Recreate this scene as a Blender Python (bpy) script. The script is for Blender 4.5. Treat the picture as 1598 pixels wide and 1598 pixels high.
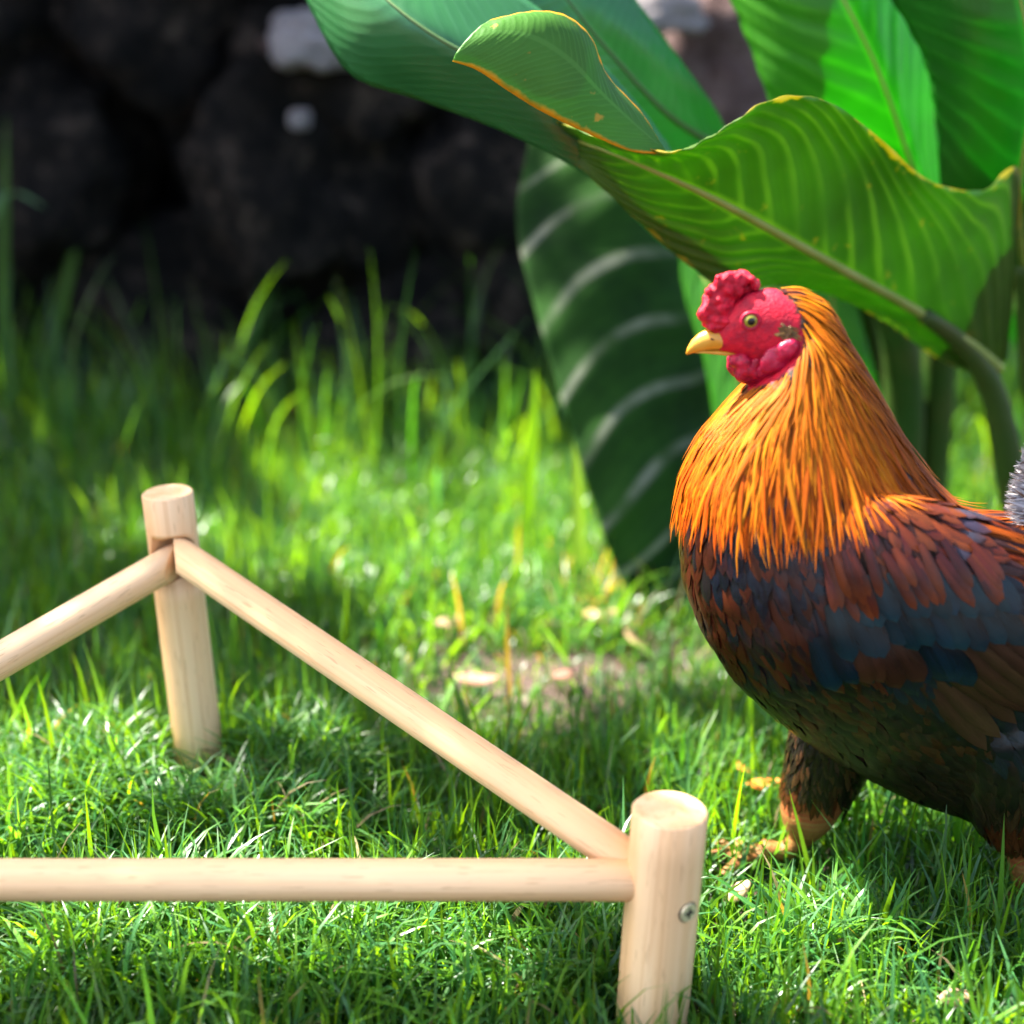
import bpy, bmesh, math, random
import numpy as np
from mathutils import Vector, Matrix
from mathutils.bvhtree import BVHTree
from mathutils import noise as mnoise

R = math.radians
rng = np.random.default_rng(11)
random.seed(11)
scene = bpy.context.scene
COL = scene.collection
for o in list(bpy.data.objects):
    bpy.data.objects.remove(o)

# ------------------------------------------------------------------ camera
PX = 1598.0
FPX = 2300.0
CAMH = 0.57
PITCH = R(19.5)
cd = bpy.data.cameras.new('camera')
cam = bpy.data.objects.new('camera', cd)
COL.objects.link(cam)
cam.location = (0, 0, CAMH)
cam.rotation_euler = (math.pi / 2 - PITCH, 0, 0)
cd.sensor_width = 36.0
cd.lens = 36.0 * FPX / PX
cd.clip_start = 0.02
cd.clip_end = 200
cd.dof.use_dof = True
cd.dof.focus_distance = 0.905
cd.dof.aperture_fstop = 2.7
cd.dof.aperture_blades = 0
scene.camera = cam

# ------------------------------------------------------------------ sky + sun
SUN = Vector((-0.52, 0.20, 0.83)).normalized()      # towards the sun
elev = math.asin(SUN.z)
world = bpy.data.worlds.new('World')
scene.world = world
world.use_nodes = True
wn = world.node_tree
wn.nodes.clear()
sky = wn.nodes.new('ShaderNodeTexSky')
sky.sky_type = 'NISHITA'
sky.sun_disc = False
sky.sun_elevation = elev
sky.sun_rotation = math.atan2(SUN.x, SUN.y)
sky.air_density = 1.0
sky.dust_density = 4.0
sky.ozone_density = 0.6
bg = wn.nodes.new('ShaderNodeBackground')
bg.inputs['Strength'].default_value = 0.092
wo = wn.nodes.new('ShaderNodeOutputWorld')
wn.links.new(sky.outputs[0], bg.inputs['Color'])
wn.links.new(bg.outputs[0], wo.inputs['Surface'])
sd = bpy.data.lights.new('sun', 'SUN')
sd.energy = 5.0
sd.angle = R(0.53)
sd.color = (1.0, 0.95, 0.86)
sun = bpy.data.objects.new('sun', sd)
COL.objects.link(sun)
sun.rotation_euler = SUN.to_track_quat('Z', 'Y').to_euler()
sun.location = (-1, 0.5, 5)

scene.view_settings.view_transform = 'Standard'
scene.view_settings.look = 'None'
scene.view_settings.gamma = 1.0
scene.view_settings.exposure = 2.95
scene.render.engine = 'CYCLES'
scene.cycles.use_denoising = True
scene.cycles.max_bounces = 5
scene.cycles.caustics_reflective = False
scene.cycles.caustics_refractive = False
scene.cycles.transmission_bounces = 4
scene.cycles.diffuse_bounces = 3

# ------------------------------------------------------------------ projection helpers
cth, sth = math.cos(PITCH), math.sin(PITCH)
FWD = Vector((0, cth, -sth)); UPV = Vector((0, sth, cth)); RGT = Vector((1, 0, 0))
CAMP = Vector((0, 0, CAMH))
def ray(px, py):
    return FWD + RGT * ((px - 799) / FPX) + UPV * ((799 - py) / FPX)
def UY(px, py, Y):                       # point of the pixel's ray at world depth Y
    d = ray(px, py)
    return CAMP + d * (Y / d.y)
def UG(px, py, z=0.0):
    d = ray(px, py)
    return CAMP + d * ((z - CAMH) / d.z)
def proj(p):
    v = Vector(p) - CAMP
    zc = v.dot(FWD)
    return 799 + FPX * v.dot(RGT) / zc, 799 - FPX * v.dot(UPV) / zc
def inpoly(x, y, poly):
    r = False
    j = len(poly) - 1
    for i in range(len(poly)):
        xi, yi = poly[i]; xj, yj = poly[j]
        if (yi > y) != (yj > y) and x < (xj - xi) * (y - yi) / (yj - yi) + xi:
            r = not r
        j = i
    return r

# ------------------------------------------------------------------ object helpers
ORG = {}
def link(o, parent=None):
    COL.objects.link(o)
    if parent is not None:
        o.parent = parent
    return o
def tag(o, label=None, cat=None, group=None, kind=None):
    if label: o['label'] = label
    if cat: o['category'] = cat
    if group: o['group'] = group
    if kind: o['kind'] = kind
    return o
def empty(name, loc):
    o = bpy.data.objects.new(name, None)
    o.empty_display_size = 0.02
    link(o)
    o.location = loc
    ORG[o.name] = Vector(loc)
    return o
def smooth(me):
    me.polygons.foreach_set('use_smooth', np.ones(len(me.polygons), dtype=bool))
def build(name, verts, faces, mat, parent=None, cols=None, uvs=None, sm=True, loc=None):
    """world-space verts -> one mesh object, placed under its parent (or at loc)"""
    off = Vector((0, 0, 0))
    if parent is not None: off = ORG[parent.name]
    elif loc is not None: off = Vector(loc)
    v = np.asarray(verts, dtype=np.float32).reshape(-1, 3) - np.array(off, dtype=np.float32)
    me = bpy.data.meshes.new(name)
    me.from_pydata(v.tolist(), [], faces)
    if cols is not None:
        a = me.color_attributes.new('Col', 'FLOAT_COLOR', 'POINT')
        c = np.ones((len(v), 4), dtype=np.float32); c[:, :3] = np.asarray(cols, dtype=np.float32).reshape(-1, 3)
        a.data.foreach_set('color', c.ravel())
    if uvs is not None:
        u = me.uv_layers.new(name='UVMap')
        li = np.zeros(len(me.loops), dtype=np.int32); me.loops.foreach_get('vertex_index', li)
        u.data.foreach_set('uv', np.asarray(uvs, dtype=np.float32).reshape(-1, 2)[li].ravel())
    if sm: smooth(me)
    me.materials.append(mat)
    o = bpy.data.objects.new(name, me)
    link(o, parent)
    if parent is None and loc is not None: o.location = loc
    ORG[o.name] = off
    return o
def quadmesh(name, verts, nq, cols, mat):
    """big numpy mesh: faces given as Nx4 index array"""
    me = bpy.data.meshes.new(name)
    me.vertices.add(len(verts)); me.vertices.foreach_set('co', verts.astype(np.float32).ravel())
    me.loops.add(nq.size); me.loops.foreach_set('vertex_index', nq.astype(np.int32).ravel())
    me.polygons.add(len(nq))
    me.polygons.foreach_set('loop_start', (np.arange(len(nq)) * 4).astype(np.int32))
    me.update(calc_edges=True)
    a = me.color_attributes.new('Col', 'FLOAT_COLOR', 'POINT')
    c = np.ones((len(verts), 4), dtype=np.float32); c[:, :3] = cols
    a.data.foreach_set('color', c.ravel())
    smooth(me)
    me.materials.append(mat)
    o = bpy.data.objects.new(name, me)
    link(o)
    ORG[o.name] = Vector((0, 0, 0))
    return o

# ------------------------------------------------------------------ materials
class NT:
    def __init__(s, name):
        s.m = bpy.data.materials.new(name); s.m.use_nodes = True
        s.t = s.m.node_tree; s.t.nodes.clear()
        s.out = s.n('ShaderNodeOutputMaterial')
    def n(s, t, **k):
        x = s.t.nodes.new(t)
        for a, b in k.items(): setattr(x, a, b)
        return x
    def l(s, a, b): s.t.links.new(a, b)
    def val(s, sock, v):
        if hasattr(v, 'is_output'): s.l(v, sock)
        else: sock.default_value = v
    def noise(s, vec, scale, detail=4, rough=0.55, dist=0.0):
        x = s.n('ShaderNodeTexNoise')
        if vec is not None: s.l(vec, x.inputs['Vector'])
        x.inputs['Scale'].default_value = scale; x.inputs['Detail'].default_value = detail
        x.inputs['Roughness'].default_value = rough; x.inputs['Distortion'].default_value = dist
        return x.outputs['Fac']
    def ramp(s, fac, stops, interp='LINEAR'):
        x = s.n('ShaderNodeValToRGB'); s.l(fac, x.inputs['Fac'])
        cr = x.color_ramp; cr.interpolation = interp
        while len(cr.elements) < len(stops): cr.elements.new(0.5)
        for e, (p, c) in zip(cr.elements, stops):
            e.position = p
            e.color = (c, c, c, 1) if isinstance(c, (int, float)) else (*c, 1)
        return x.outputs['Color']
    def mix(s, fac, a, b, mode='MIX'):
        x = s.n('ShaderNodeMix', data_type='RGBA', blend_type=mode)
        s.val(x.inputs[0], fac)
        for k, v in ((6, a), (7, b)):
            if hasattr(v, 'is_output'): s.l(v, x.inputs[k])
            else: x.inputs[k].default_value = (*v, 1)
        return x.outputs[2]
    def math(s, op, a, b=0.0, c=0.0):
        x = s.n('ShaderNodeMath', operation=op)
        s.val(x.inputs[0], a); s.val(x.inputs[1], b); s.val(x.inputs[2], c)
        return x.outputs[0]
    def coord(s, which='Object'): return s.n('ShaderNodeTexCoord').outputs[which]
    def mapping(s, vec, scale=(1, 1, 1), loc=(0, 0, 0), rot=(0, 0, 0)):
        x = s.n('ShaderNodeMapping'); s.l(vec, x.inputs['Vector'])
        s.val(x.inputs['Location'], loc)
        x.inputs['Scale'].default_value = scale; x.inputs['Rotation'].default_value = rot
        return x.outputs[0]
    def bump(s, h, strength=0.3, dist=0.001):
        x = s.n('ShaderNodeBump'); s.l(h, x.inputs['Height'])
        x.inputs['Strength'].default_value = strength; x.inputs['Distance'].default_value = dist
        return x.outputs[0]
    def bsdf(s, color, rough=0.5, spec=0.5, normal=None, **k):
        x = s.n('ShaderNodeBsdfPrincipled')
        if hasattr(color, 'is_output'): s.l(color, x.inputs['Base Color'])
        else: x.inputs['Base Color'].default_value = (*color, 1)
        s.val(x.inputs['Roughness'], rough)
        x.inputs['Specular IOR Level'].default_value = spec
        if normal is not None: s.l(normal, x.inputs['Normal'])
        for a, b in k.items(): s.val(x.inputs[a.replace('_', ' ')], b)
        return x.outputs[0]
    def translucent(s, color, normal=None):
        x = s.n('ShaderNodeBsdfTranslucent'); s.l(color, x.inputs['Color'])
        if normal is not None: s.l(normal, x.inputs['Normal'])
        return x.outputs[0]
    def mixsh(s, fac, a, b):
        x = s.n('ShaderNodeMixShader'); s.val(x.inputs[0], fac); s.l(a, x.inputs[1]); s.l(b, x.inputs[2])
        return x.outputs[0]
    def attr(s, name='Col'):
        return s.n('ShaderNodeAttribute', attribute_name=name).outputs['Color']
    def done(s, sh): s.l(sh, s.out.inputs['Surface']); return s.m

def mat_wood():
    t = NT('pine_wood')
    co = t.coord('Object')
    rnd = t.n('ShaderNodeObjectInfo').outputs['Random']
    off = t.n('ShaderNodeCombineXYZ')
    for i in range(3): t.l(t.math('MULTIPLY', rnd, 7.0 + i * 3), off.inputs[i])
    base = t.mapping(co, (1, 1, 1), off.outputs[0])
    broad = t.noise(t.mapping(base, (60, 60, 1.6)), 1.0, 3, 0.5, 0.4)
    rings = t.noise(t.mapping(base, (230, 230, 3.2)), 1.0, 2, 0.5, 0.6)
    fine = t.noise(t.mapping(base, (900, 900, 22)), 1.0, 2, 0.6)
    fleck = t.ramp(t.noise(t.mapping(base, (800, 800, 60)), 1.0, 1, 0.4), [(0.66, 0.0), (0.72, 1.0)])
    c = t.ramp(broad, [(0.35, (0.73, 0.425, 0.20)), (0.5, (0.81, 0.505, 0.262)), (0.65, (0.84, 0.56, 0.315))])
    c = t.mix(t.ramp(rings, [(0.57, 0.0), (0.64, 0.55)]), c, (0.66, 0.36, 0.165))
    c = t.mix(t.math('MULTIPLY', fine, 0.16), c, (0.50, 0.28, 0.13))
    c = t.mix(t.math('MULTIPLY', fleck, 0.42), c, (0.36, 0.17, 0.07))
    b = t.bump(fine, 0.25, 0.0006)
    return t.done(t.bsdf(c, 0.55, 0.35, b))
def mat_metal():
    t = NT('brass_plated_steel')
    return t.done(t.bsdf((0.80, 0.66, 0.40), 0.35, 0.5, Metallic=0.55))
def mat_plain(name, color, rough=0.6, spec=0.4, bscale=None, bstr=0.3, bdist=0.001, var=None, vs=60, **k):
    t = NT(name)
    co = t.coord('Object')
    c = color
    if var is not None:
        c = t.mix(t.ramp(t.noise(co, vs, 4), [(0.35, 0.0), (0.65, 1.0)]), color, var)
    nrm = t.bump(t.noise(co, bscale, 5), bstr, bdist) if bscale else None
    return t.done(t.bsdf(c, rough, spec, nrm, **k))
def mat_attr(name, rough=0.6, spec=0.4, trans=0.0, bscale=None, bstr=0.3, bdist=0.001, tcol=None, **k):
    t = NT(name)
    c = t.attr()
    co = t.coord('Object')
    nrm = t.bump(t.noise(co, bscale, 4), bstr, bdist) if bscale else None
    sh = t.bsdf(c, rough, spec, nrm, **k)
    if trans > 0:
        tc = t.mix(1.0, c, tcol or (1, 1, 1), 'MULTIPLY')
        sh = t.mixsh(trans, sh, t.translucent(tc))
    return t.done(sh)
def mat_feather(name='feather', spec=.30, rough=.22):
    """colour from the feather's own attribute, barbs drawn along its UV"""
    t = NT(name)
    c = t.attr()
    uv = t.coord('UV')
    barb = t.noise(t.mapping(uv, (26, 2.2, 1), (0, 0, 0)), 1.0, 2, 0.5)
    c2 = t.mix(t.ramp(barb, [(0.35, 0.40), (0.6, 0.0)]), c, t.mix(1.0, c, (0.30, 0.22, 0.18), 'MULTIPLY'))
    b = t.bump(barb, 0.35, 0.0007)
    sh = t.bsdf(c2, rough, spec, b)
    tr = t.translucent(c)
    return t.done(t.mixsh(0.10, sh, tr))
def mat_leaf(name, base, dark, vein, nveins=20.0, skew=0.35, trans=0.4, rough=0.36, margin=None, veinw=0.25, tboost=(1.6, 2.1, 0.5), spots=0.0, oneside=False, spec=0.5, marg=(.97, 1.03, .75), bumpk=.25):
    t = NT(name)
    uv = t.coord('UV')
    sep = t.n('ShaderNodeSeparateXYZ'); t.l(uv, sep.inputs[0])
    u, v = sep.outputs[0], sep.outputs[1]          # u along, v across 0..1, midrib at .5
    av = v if oneside else t.math('MULTIPLY', t.math('ABSOLUTE', t.math('SUBTRACT', v, 0.5)), 2.0)
    w = t.noise(t.mapping(uv, (2.2, 1.1, 1) if oneside else (4, 3, 1)), 1.0, 0 if oneside else 2)
    ph = t.math('ADD', t.math('SUBTRACT', u, t.math('MULTIPLY', t.math('POWER', av, 1.4), skew)), t.math('MULTIPLY', w, 0.14 if oneside else 0.06))
    s1 = t.math('SINE', t.math('MULTIPLY', ph, nveins * 6.283))
    s2 = t.math('SINE', t.math('MULTIPLY', ph, nveins * 6.283 * 4))
    vm = t.math('MULTIPLY', t.ramp(t.math('MULTIPLY_ADD', s1, 0.5, 0.5), [(1.0 - veinw, 0.0), (1.0, 1.0)]), t.ramp(t.noise(t.mapping(uv, (7, 2.5, 1)), 1.0, 3), [(0.36, 0.1), (0.6, 1.0)]))
    vf = t.ramp(t.math('MULTIPLY_ADD', s2, 0.5, 0.5), [(0.6, 0.0), (1.0, 0.35)])
    n = t.noise(t.coord('Object'), 14, 3)
    c = t.mix(t.ramp(n, [(0.3, 0.0), (0.7, 1.0)]), dark, base)
    c = t.mix(t.math('MULTIPLY', vf, 0.5), c, dark)
    c = t.mix(t.math('MULTIPLY', vm, 0.55), c, vein)
    rib = t.ramp(av, [(0.0, 1.0), (0.035, 1.0), (0.07, 0.0)])
    c = t.mix(t.math('MULTIPLY', rib, 0.8), c, vein)
    if spots > 0:
        sp = t.ramp(t.noise(t.coord('Object'), 70, 3), [(0.66, 0.0), (0.72, 1.0)])
        c = t.mix(t.math('MULTIPLY', sp, spots), c, (0.35, 0.20, 0.03))
    if margin is not None:
        mm = t.math('ADD', av, t.math('MULTIPLY', t.math('SUBTRACT', t.noise(t.coord('Object'), 24, 4, .7), 0.5), 0.42))
        c = t.mix(t.ramp(mm, [(marg[0], 0.0), (marg[1], marg[2])]), c, margin)
    h = t.math('MULTIPLY', s1, 0.6)
    b = t.bump(h, bumpk, 0.0012)
    sh = t.bsdf(c, rough, spec, b)
    tc = t.mix(1.0, c, tboost, 'MULTIPLY')
    return t.done(t.mixsh(trans, sh, t.translucent(tc)))
def mat_soil():
    t = NT('soil')
    co = t.coord('Object')
    n = t.noise(co, 22, 6, 0.65); n2 = t.noise(co, 160, 4, 0.6)
    c = t.ramp(n, [(0.3, (0.04, 0.026, 0.022)), (0.55, (0.10, 0.068, 0.058)), (0.75, (0.17, 0.12, 0.10))])
    c = t.mix(t.math('MULTIPLY', n2, 0.5), c, (0.06, 0.045, 0.03))
    return t.done(t.bsdf(c, 0.95, 0.2, t.bump(t.math('ADD', n, t.math('MULTIPLY', n2, 0.4)), 0.9, 0.012)))
def mat_rock(name, a, b, c3):
    t = NT(name)
    co = t.coord('Object')
    n = t.noise(co, 6, 6, 0.65); n2 = t.noise(co, 45, 5, 0.6)
    c = t.ramp(t.noise(co, 4.5, 7, 0.75), [(0.40, a), (0.55, b), (0.70, c3)])
    c = t.mix(t.math('MULTIPLY', n2, 0.55), c, a)
    return t.done(t.bsdf(c, 0.85, 0.12, t.bump(t.math('ADD', n, t.math('MULTIPLY', n2, 0.5)), 1.0, 0.03)))

WOOD = mat_wood(); METAL = mat_metal(); FEATHER = mat_feather(); HACKLE = mat_feather('hackle_feather', .10, .42); SOIL = mat_soil()
HOLE_SHADE = mat_plain('recess_shade', (0.02, 0.015, 0.01), 0.7)  # near-black colour paints the shade of the screw's recess and slot
GRASS = mat_attr('grass_blade', 0.36, 0.5, 0.5, tcol=(2.8, 2.15, 0.32))

# ------------------------------------------------------------------ ground
PERCH_F, PERCH_B = 0.70, 0.96        # depth of the perch's front and rear posts
REAR = UY(312, 1187, PERCH_B)
def gz(x, y):
    x = np.asarray(x, dtype=float); y = np.asarray(y, dtype=float)
    z = 0.006 * np.sin(x * 9 + 1.3) * np.sin(y * 7 + 0.4) + 0.004 * np.sin(x * 23 + y * 17) + 0.003 * np.sin(x * 41 - y * 29 + 2)
    z = z + (REAR.z + 0.0) * np.exp(-(((x - REAR.x) / 0.11) ** 2 + ((y - REAR.y) / 0.09) ** 2))
    
    return z
def axis(lo, hi, a, b, fine, n_out):
    return np.concatenate([np.geomspace(1, -lo + a + 1, n_out)[::-1] * -1 + a + 1, np.arange(a + fine, b, fine), np.geomspace(1, hi - b + 1, n_out) + b - 1])
gx = axis(-60, 60, -2.2, 2.2, 0.03, 14); gy = axis(-60, 60, 0.2, 4.0, 0.03, 14)
GX, GY = np.meshgrid(gx, gy)
gv = np.stack([GX, GY, gz(GX, GY)], -1).reshape(-1, 3)
nx = len(gx)
gf = [(j * nx + i, j * nx + i + 1, (j + 1) * nx + i + 1, (j + 1) * nx + i) for j in range(len(gy) - 1) for i in range(nx - 1)]
ground = build('ground', gv, gf, SOIL)
tag(ground, 'brown soil of the lawn showing between the grass', 'ground', kind='structure')

# ------------------------------------------------------------------ rock face behind the lawn
def rock_mesh(name, seed, sub=4, rough=0.35, squash=(1, 1, 1)):
    bm = bmesh.new()
    bmesh.ops.create_icosphere(bm, subdivisions=sub, radius=1.0)
    for v in bm.verts:
        p = v.co.normalized()
        q = p * 1.3 + Vector((seed * 7.1, seed * 3.3, seed * 1.7))
        d = mnoise.noise(q) * 0.55 + mnoise.noise(q * 2.3) * 0.3 + mnoise.noise(q * 5.1) * 0.14 + mnoise.noise(q * 11) * 0.06
        e = 1.0 / max(abs(p.x), abs(p.y), abs(p.z)) ** 0.45
        v.co = p * e * (0.85 + rough * d)
        v.co.x *= squash[0]; v.co.y *= squash[1]; v.co.z *= squash[2]
    me = bpy.data.meshes.new(name)
    bm.to_mesh(me); bm.free()
    smooth(me)
    return me
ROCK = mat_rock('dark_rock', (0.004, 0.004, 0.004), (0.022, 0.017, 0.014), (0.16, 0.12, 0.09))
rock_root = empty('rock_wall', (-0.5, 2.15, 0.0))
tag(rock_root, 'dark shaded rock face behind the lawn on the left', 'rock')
rmeshes = []
for k in range(6):
    me = rock_mesh('stone', k + 1, 4, 0.5)
    me.materials.append(ROCK); rmeshes.append(me)
k = 0
for row in range(4):
    for i in range(12):
        x = -2.3 + i * 0.30 + (row % 2) * 0.14 + random.uniform(-.06, .06)
        if x > 0.34: continue
        z = 0.06 + row * 0.23 + random.uniform(-.05, .05)
        y = 2.13 + row * 0.03 + random.uniform(-.10, .08)
        o = bpy.data.objects.new('stone', rmeshes[k % 6]); link(o, rock_root)
        o.location = Vector((x, y, z)) - rock_root.location
        o.rotation_euler = (random.uniform(0, 6), random.uniform(0, 6), random.uniform(0, 6))
        s = random.uniform(0.17, 0.25); o.scale = (s, s * 0.9, s * 0.9)
        k += 1
bv = []; bf = []
for j in range(20):
    for i in range(60):
        x = -2.6 + i * 2.95 / 59; z = -0.1 + j * 0.9 / 19
        y = 2.26 + 0.05 * z + 0.16 * mnoise.noise(Vector((x * 3, z * 3, 1.7))) + 0.06 * mnoise.noise(Vector((x * 9, z * 9, 4)))
        bv.append((x, y, z))
n0 = len(bv)
for j in range(20):
    for i in range(60):
        bv.append((-2.6 + i * 2.95 / 59, 2.75, -0.1 + j * 0.9 / 19))
def gidx(j, i, b=0): return b + j * 60 + i
for j in range(19):
    for i in range(59):
        bf.append((gidx(j, i), gidx(j, i + 1), gidx(j + 1, i + 1), gidx(j + 1, i)))
        bf.append((gidx(j, i, n0), gidx(j + 1, i, n0), gidx(j + 1, i + 1, n0), gidx(j, i + 1, n0)))
for i in range(59): bf.append((gidx(19, i), gidx(19, i + 1), gidx(19, i + 1, n0), gidx(19, i, n0)))
for j in range(19):
    bf.append((gidx(j, 59), gidx(j, 59, n0), gidx(j + 1, 59, n0), gidx(j + 1, 59)))
    bf.append((gidx(j, 0), gidx(j + 1, 0), gidx(j + 1, 0, n0), gidx(j, 0, n0)))
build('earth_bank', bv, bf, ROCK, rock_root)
PALE = mat_rock('pale_stone', (0.42, 0.38, 0.40), (0.62, 0.56, 0.56), (0.72, 0.68, 0.70))
PINK = mat_rock('brown_stone', (0.10, 0.06, 0.055), (0.22, 0.15, 0.14), (0.38, 0.28, 0.27))
def stone(name, px, py, Y, r, sq, mat, label, seed):
    me = rock_mesh(name, seed, 4, 0.5, sq); me.materials.append(mat)
    o = bpy.data.objects.new(name, me); link(o)
    o.location = UY(px, py, Y); o.scale = (r, r, r)
    tag(o, label, 'stone')
    return o
stone('pale_stone', 485, 62, 1.95, 0.055, (1.1, .8, .75), PALE, 'pale pinkish white stone lodged at the top of the dark rock', 21)
stone('brown_boulder', 1120, 95, 1.98, 0.14, (0.75, .7, 1.0), PINK, 'brown mottled boulder behind the gap between the upper leaves', 22)
stone('pink_stone', 1035, 18, 1.85, 0.042, (1.3, .8, .7), PALE, 'small pinkish stone above the brown boulder between the leaves', 23)

stone('pebble', 466, 186, 1.92, 0.016, (1, .9, .9), PALE, 'small pale pebble added as a bright blurred dot below the pale stone', 24)  # pebble added to give a blurred bright dot on the rock
stone('pebble', 418, 70, 1.93, 0.012, (1, .9, .9), PINK, 'tiny brown pebble just left of the pale stone', 25)

# ------------------------------------------------------------------ perch of pine dowels
def cyl(name, p0, p1, r0, r1, mat, parent, bevel=0.0015, seg=64, start=0.0):
    p0 = Vector(p0); p1 = Vector(p1); L = (p1 - p0).length
    rings = [(0.0, r0 - bevel), (bevel, r0)] + [(L * k / 8, r0 + (r1 - r0) * k / 8) for k in range(1, 8)] + [(L - bevel, r1), (L, r1 - bevel)]
    vs = []; fs = []
    for z, r in rings:
        for i in range(seg):
            a = 2 * math.pi * i / seg
            vs.append((r * math.cos(a), r * math.sin(a), z))
    for j in range(len(rings) - 1):
        for i in range(seg):
            fs.append((j * seg + i, j * seg + (i + 1) % seg, (j + 1) * seg + (i + 1) % seg, (j + 1) * seg + i))
    fs.append(tuple(range(seg))[::-1]); fs.append(tuple((len(rings) - 1) * seg + i for i in range(seg)))
    me = bpy.data.meshes.new(name); me.from_pydata(vs, [], fs)
    smooth(me)
    for p in me.polygons:
        if len(p.vertices) > 4: p.use_smooth = False
    if mat: me.materials.append(mat)
    o = bpy.data.objects.new(name, me)
    link(o, parent)
    off = ORG[parent.name] if parent is not None else Vector((0, 0, 0))
    o.location = p0 - off
    o.rotation_euler = (p1 - p0).to_track_quat('Z', 'Y').to_euler()
    ORG[o.name] = p0
    return o
def cutwith(o, cutters):
    for c in cutters:
        m = o.modifiers.new('b', 'BOOLEAN'); m.operation = 'DIFFERENCE'; m.object = c; m.solver = 'EXACT'
    bpy.context.view_layer.update()
    dg = bpy.context.evaluated_depsgraph_get()
    me = bpy.data.meshes.new_from_object(o.evaluated_get(dg))
    o.modifiers.clear(); o.data = me
    for c in cutters: bpy.data.objects.remove(c)
    return o

fp_top = UY(1046, 1262, PERCH_F); fp_mid = UY(1016, 1598, PERCH_F)
fp_bot = fp_top + (fp_mid - fp_top) * 1.32
rp_top = UY(261, 767, PERCH_B); rp_bot = UY(312, 1184, PERCH_B)
perch = empty('chicken_perch', (0.0, 0.85, 0.0))
tag(perch, 'triangular chicken perch of pale pine dowels standing in the grass', 'perch')
R_F, R_R, R_BAR = 0.0207, 0.0174, 0.0116
def shift(p, dy): return Vector((p.x, p.y + dy, p.z))
fdir = (fp_bot - fp_top).normalized()
rdir = (rp_bot - rp_top).normalized()
# bar axes
j_front = UY(1035, 1373, PERCH_F)                       # front bar in the front post
lf_x = -0.62
bar_l = UY(-520, 1373, PERCH_F)
j_diag_f = UY(1010, 1363, PERCH_F + 0.004)
rj_r = UY(275, 862, PERCH_B - R_R * .72)
rj_l = UY(268, 877, PERCH_B - R_R * .72)
left_top = UY(-565, 1262, PERCH_F); left_bot = UY(-525, 1598, PERCH_F)
left_bot = left_top + (left_bot - left_top) * 1.32
j_diag_l = UY(-520, 1330, PERCH_F + 0.006)
post_f = cyl('post', fp_bot, fp_top, R_F, R_F, WOOD, perch)
tag(post_f, 'front post with a cross head screw in its side')
post_r = cyl('post', rp_bot, rp_top, R_R, R_R, WOOD, perch)
post_l = cyl('post', left_bot, left_top, R_F, R_F, WOOD, perch)
cyl('bar', bar_l, j_front - Vector((0.012, 0, 0)), R_BAR, R_BAR, WOOD, perch)
dr = (j_diag_f - rj_r).normalized(); dl = (j_diag_l - rj_l).normalized()
s_r = rj_r - dr * .02; s_l = rj_l - dl * .02
bar_r = cyl('bar', s_r, j_diag_f - dr * 0.01, R_BAR, R_BAR, WOOD, perch, 0.0006)
bar_l2 = cyl('bar', s_l, j_diag_l, R_BAR, R_BAR, WOOD, perch, 0.0006)
def saw(o, p, n):
    """cut a dowel's end off along a world plane and cap it"""
    M = (Matrix.Translation(ORG[o.name]) @ o.rotation_euler.to_matrix().to_4x4()).inverted()
    pl_, nl_ = M @ p, (M.to_3x3() @ n).normalized()
    bm = bmesh.new(); bm.from_mesh(o.data)
    r = bmesh.ops.bisect_plane(bm, geom=bm.verts[:] + bm.edges[:] + bm.faces[:], plane_co=pl_, plane_no=nl_, clear_inner=True)
    ed = [e for e in r['geom_cut'] if isinstance(e, bmesh.types.BMEdge)]
    f = bmesh.ops.contextual_create(bm, geom=ed)
    for x in f['faces']: x.smooth = False
    bm.normal_update(); bm.to_mesh(o.data); bm.free()
cpl = UY(271, 870, PERCH_B - R_R)
saw(bar_r, cpl + Vector((.0008, 0, 0)), Vector((1, .25, 0)))
saw(bar_l2, cpl - Vector((.0008, 0, 0)), Vector((-1, .25, 0)))
c1 = cyl('cut', rj_r - dr * 0.014, rj_r + dr * 0.08, R_BAR + 0.0013, R_BAR + 0.0013, None, None, 0.0002)
c2 = cyl('cut', rj_l - dl * 0.014, rj_l + dl * 0.08, R_BAR + 0.0013, R_BAR + 0.0013, None, None, 0.0002)
cutwith(post_r, [c1, c2])
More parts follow.
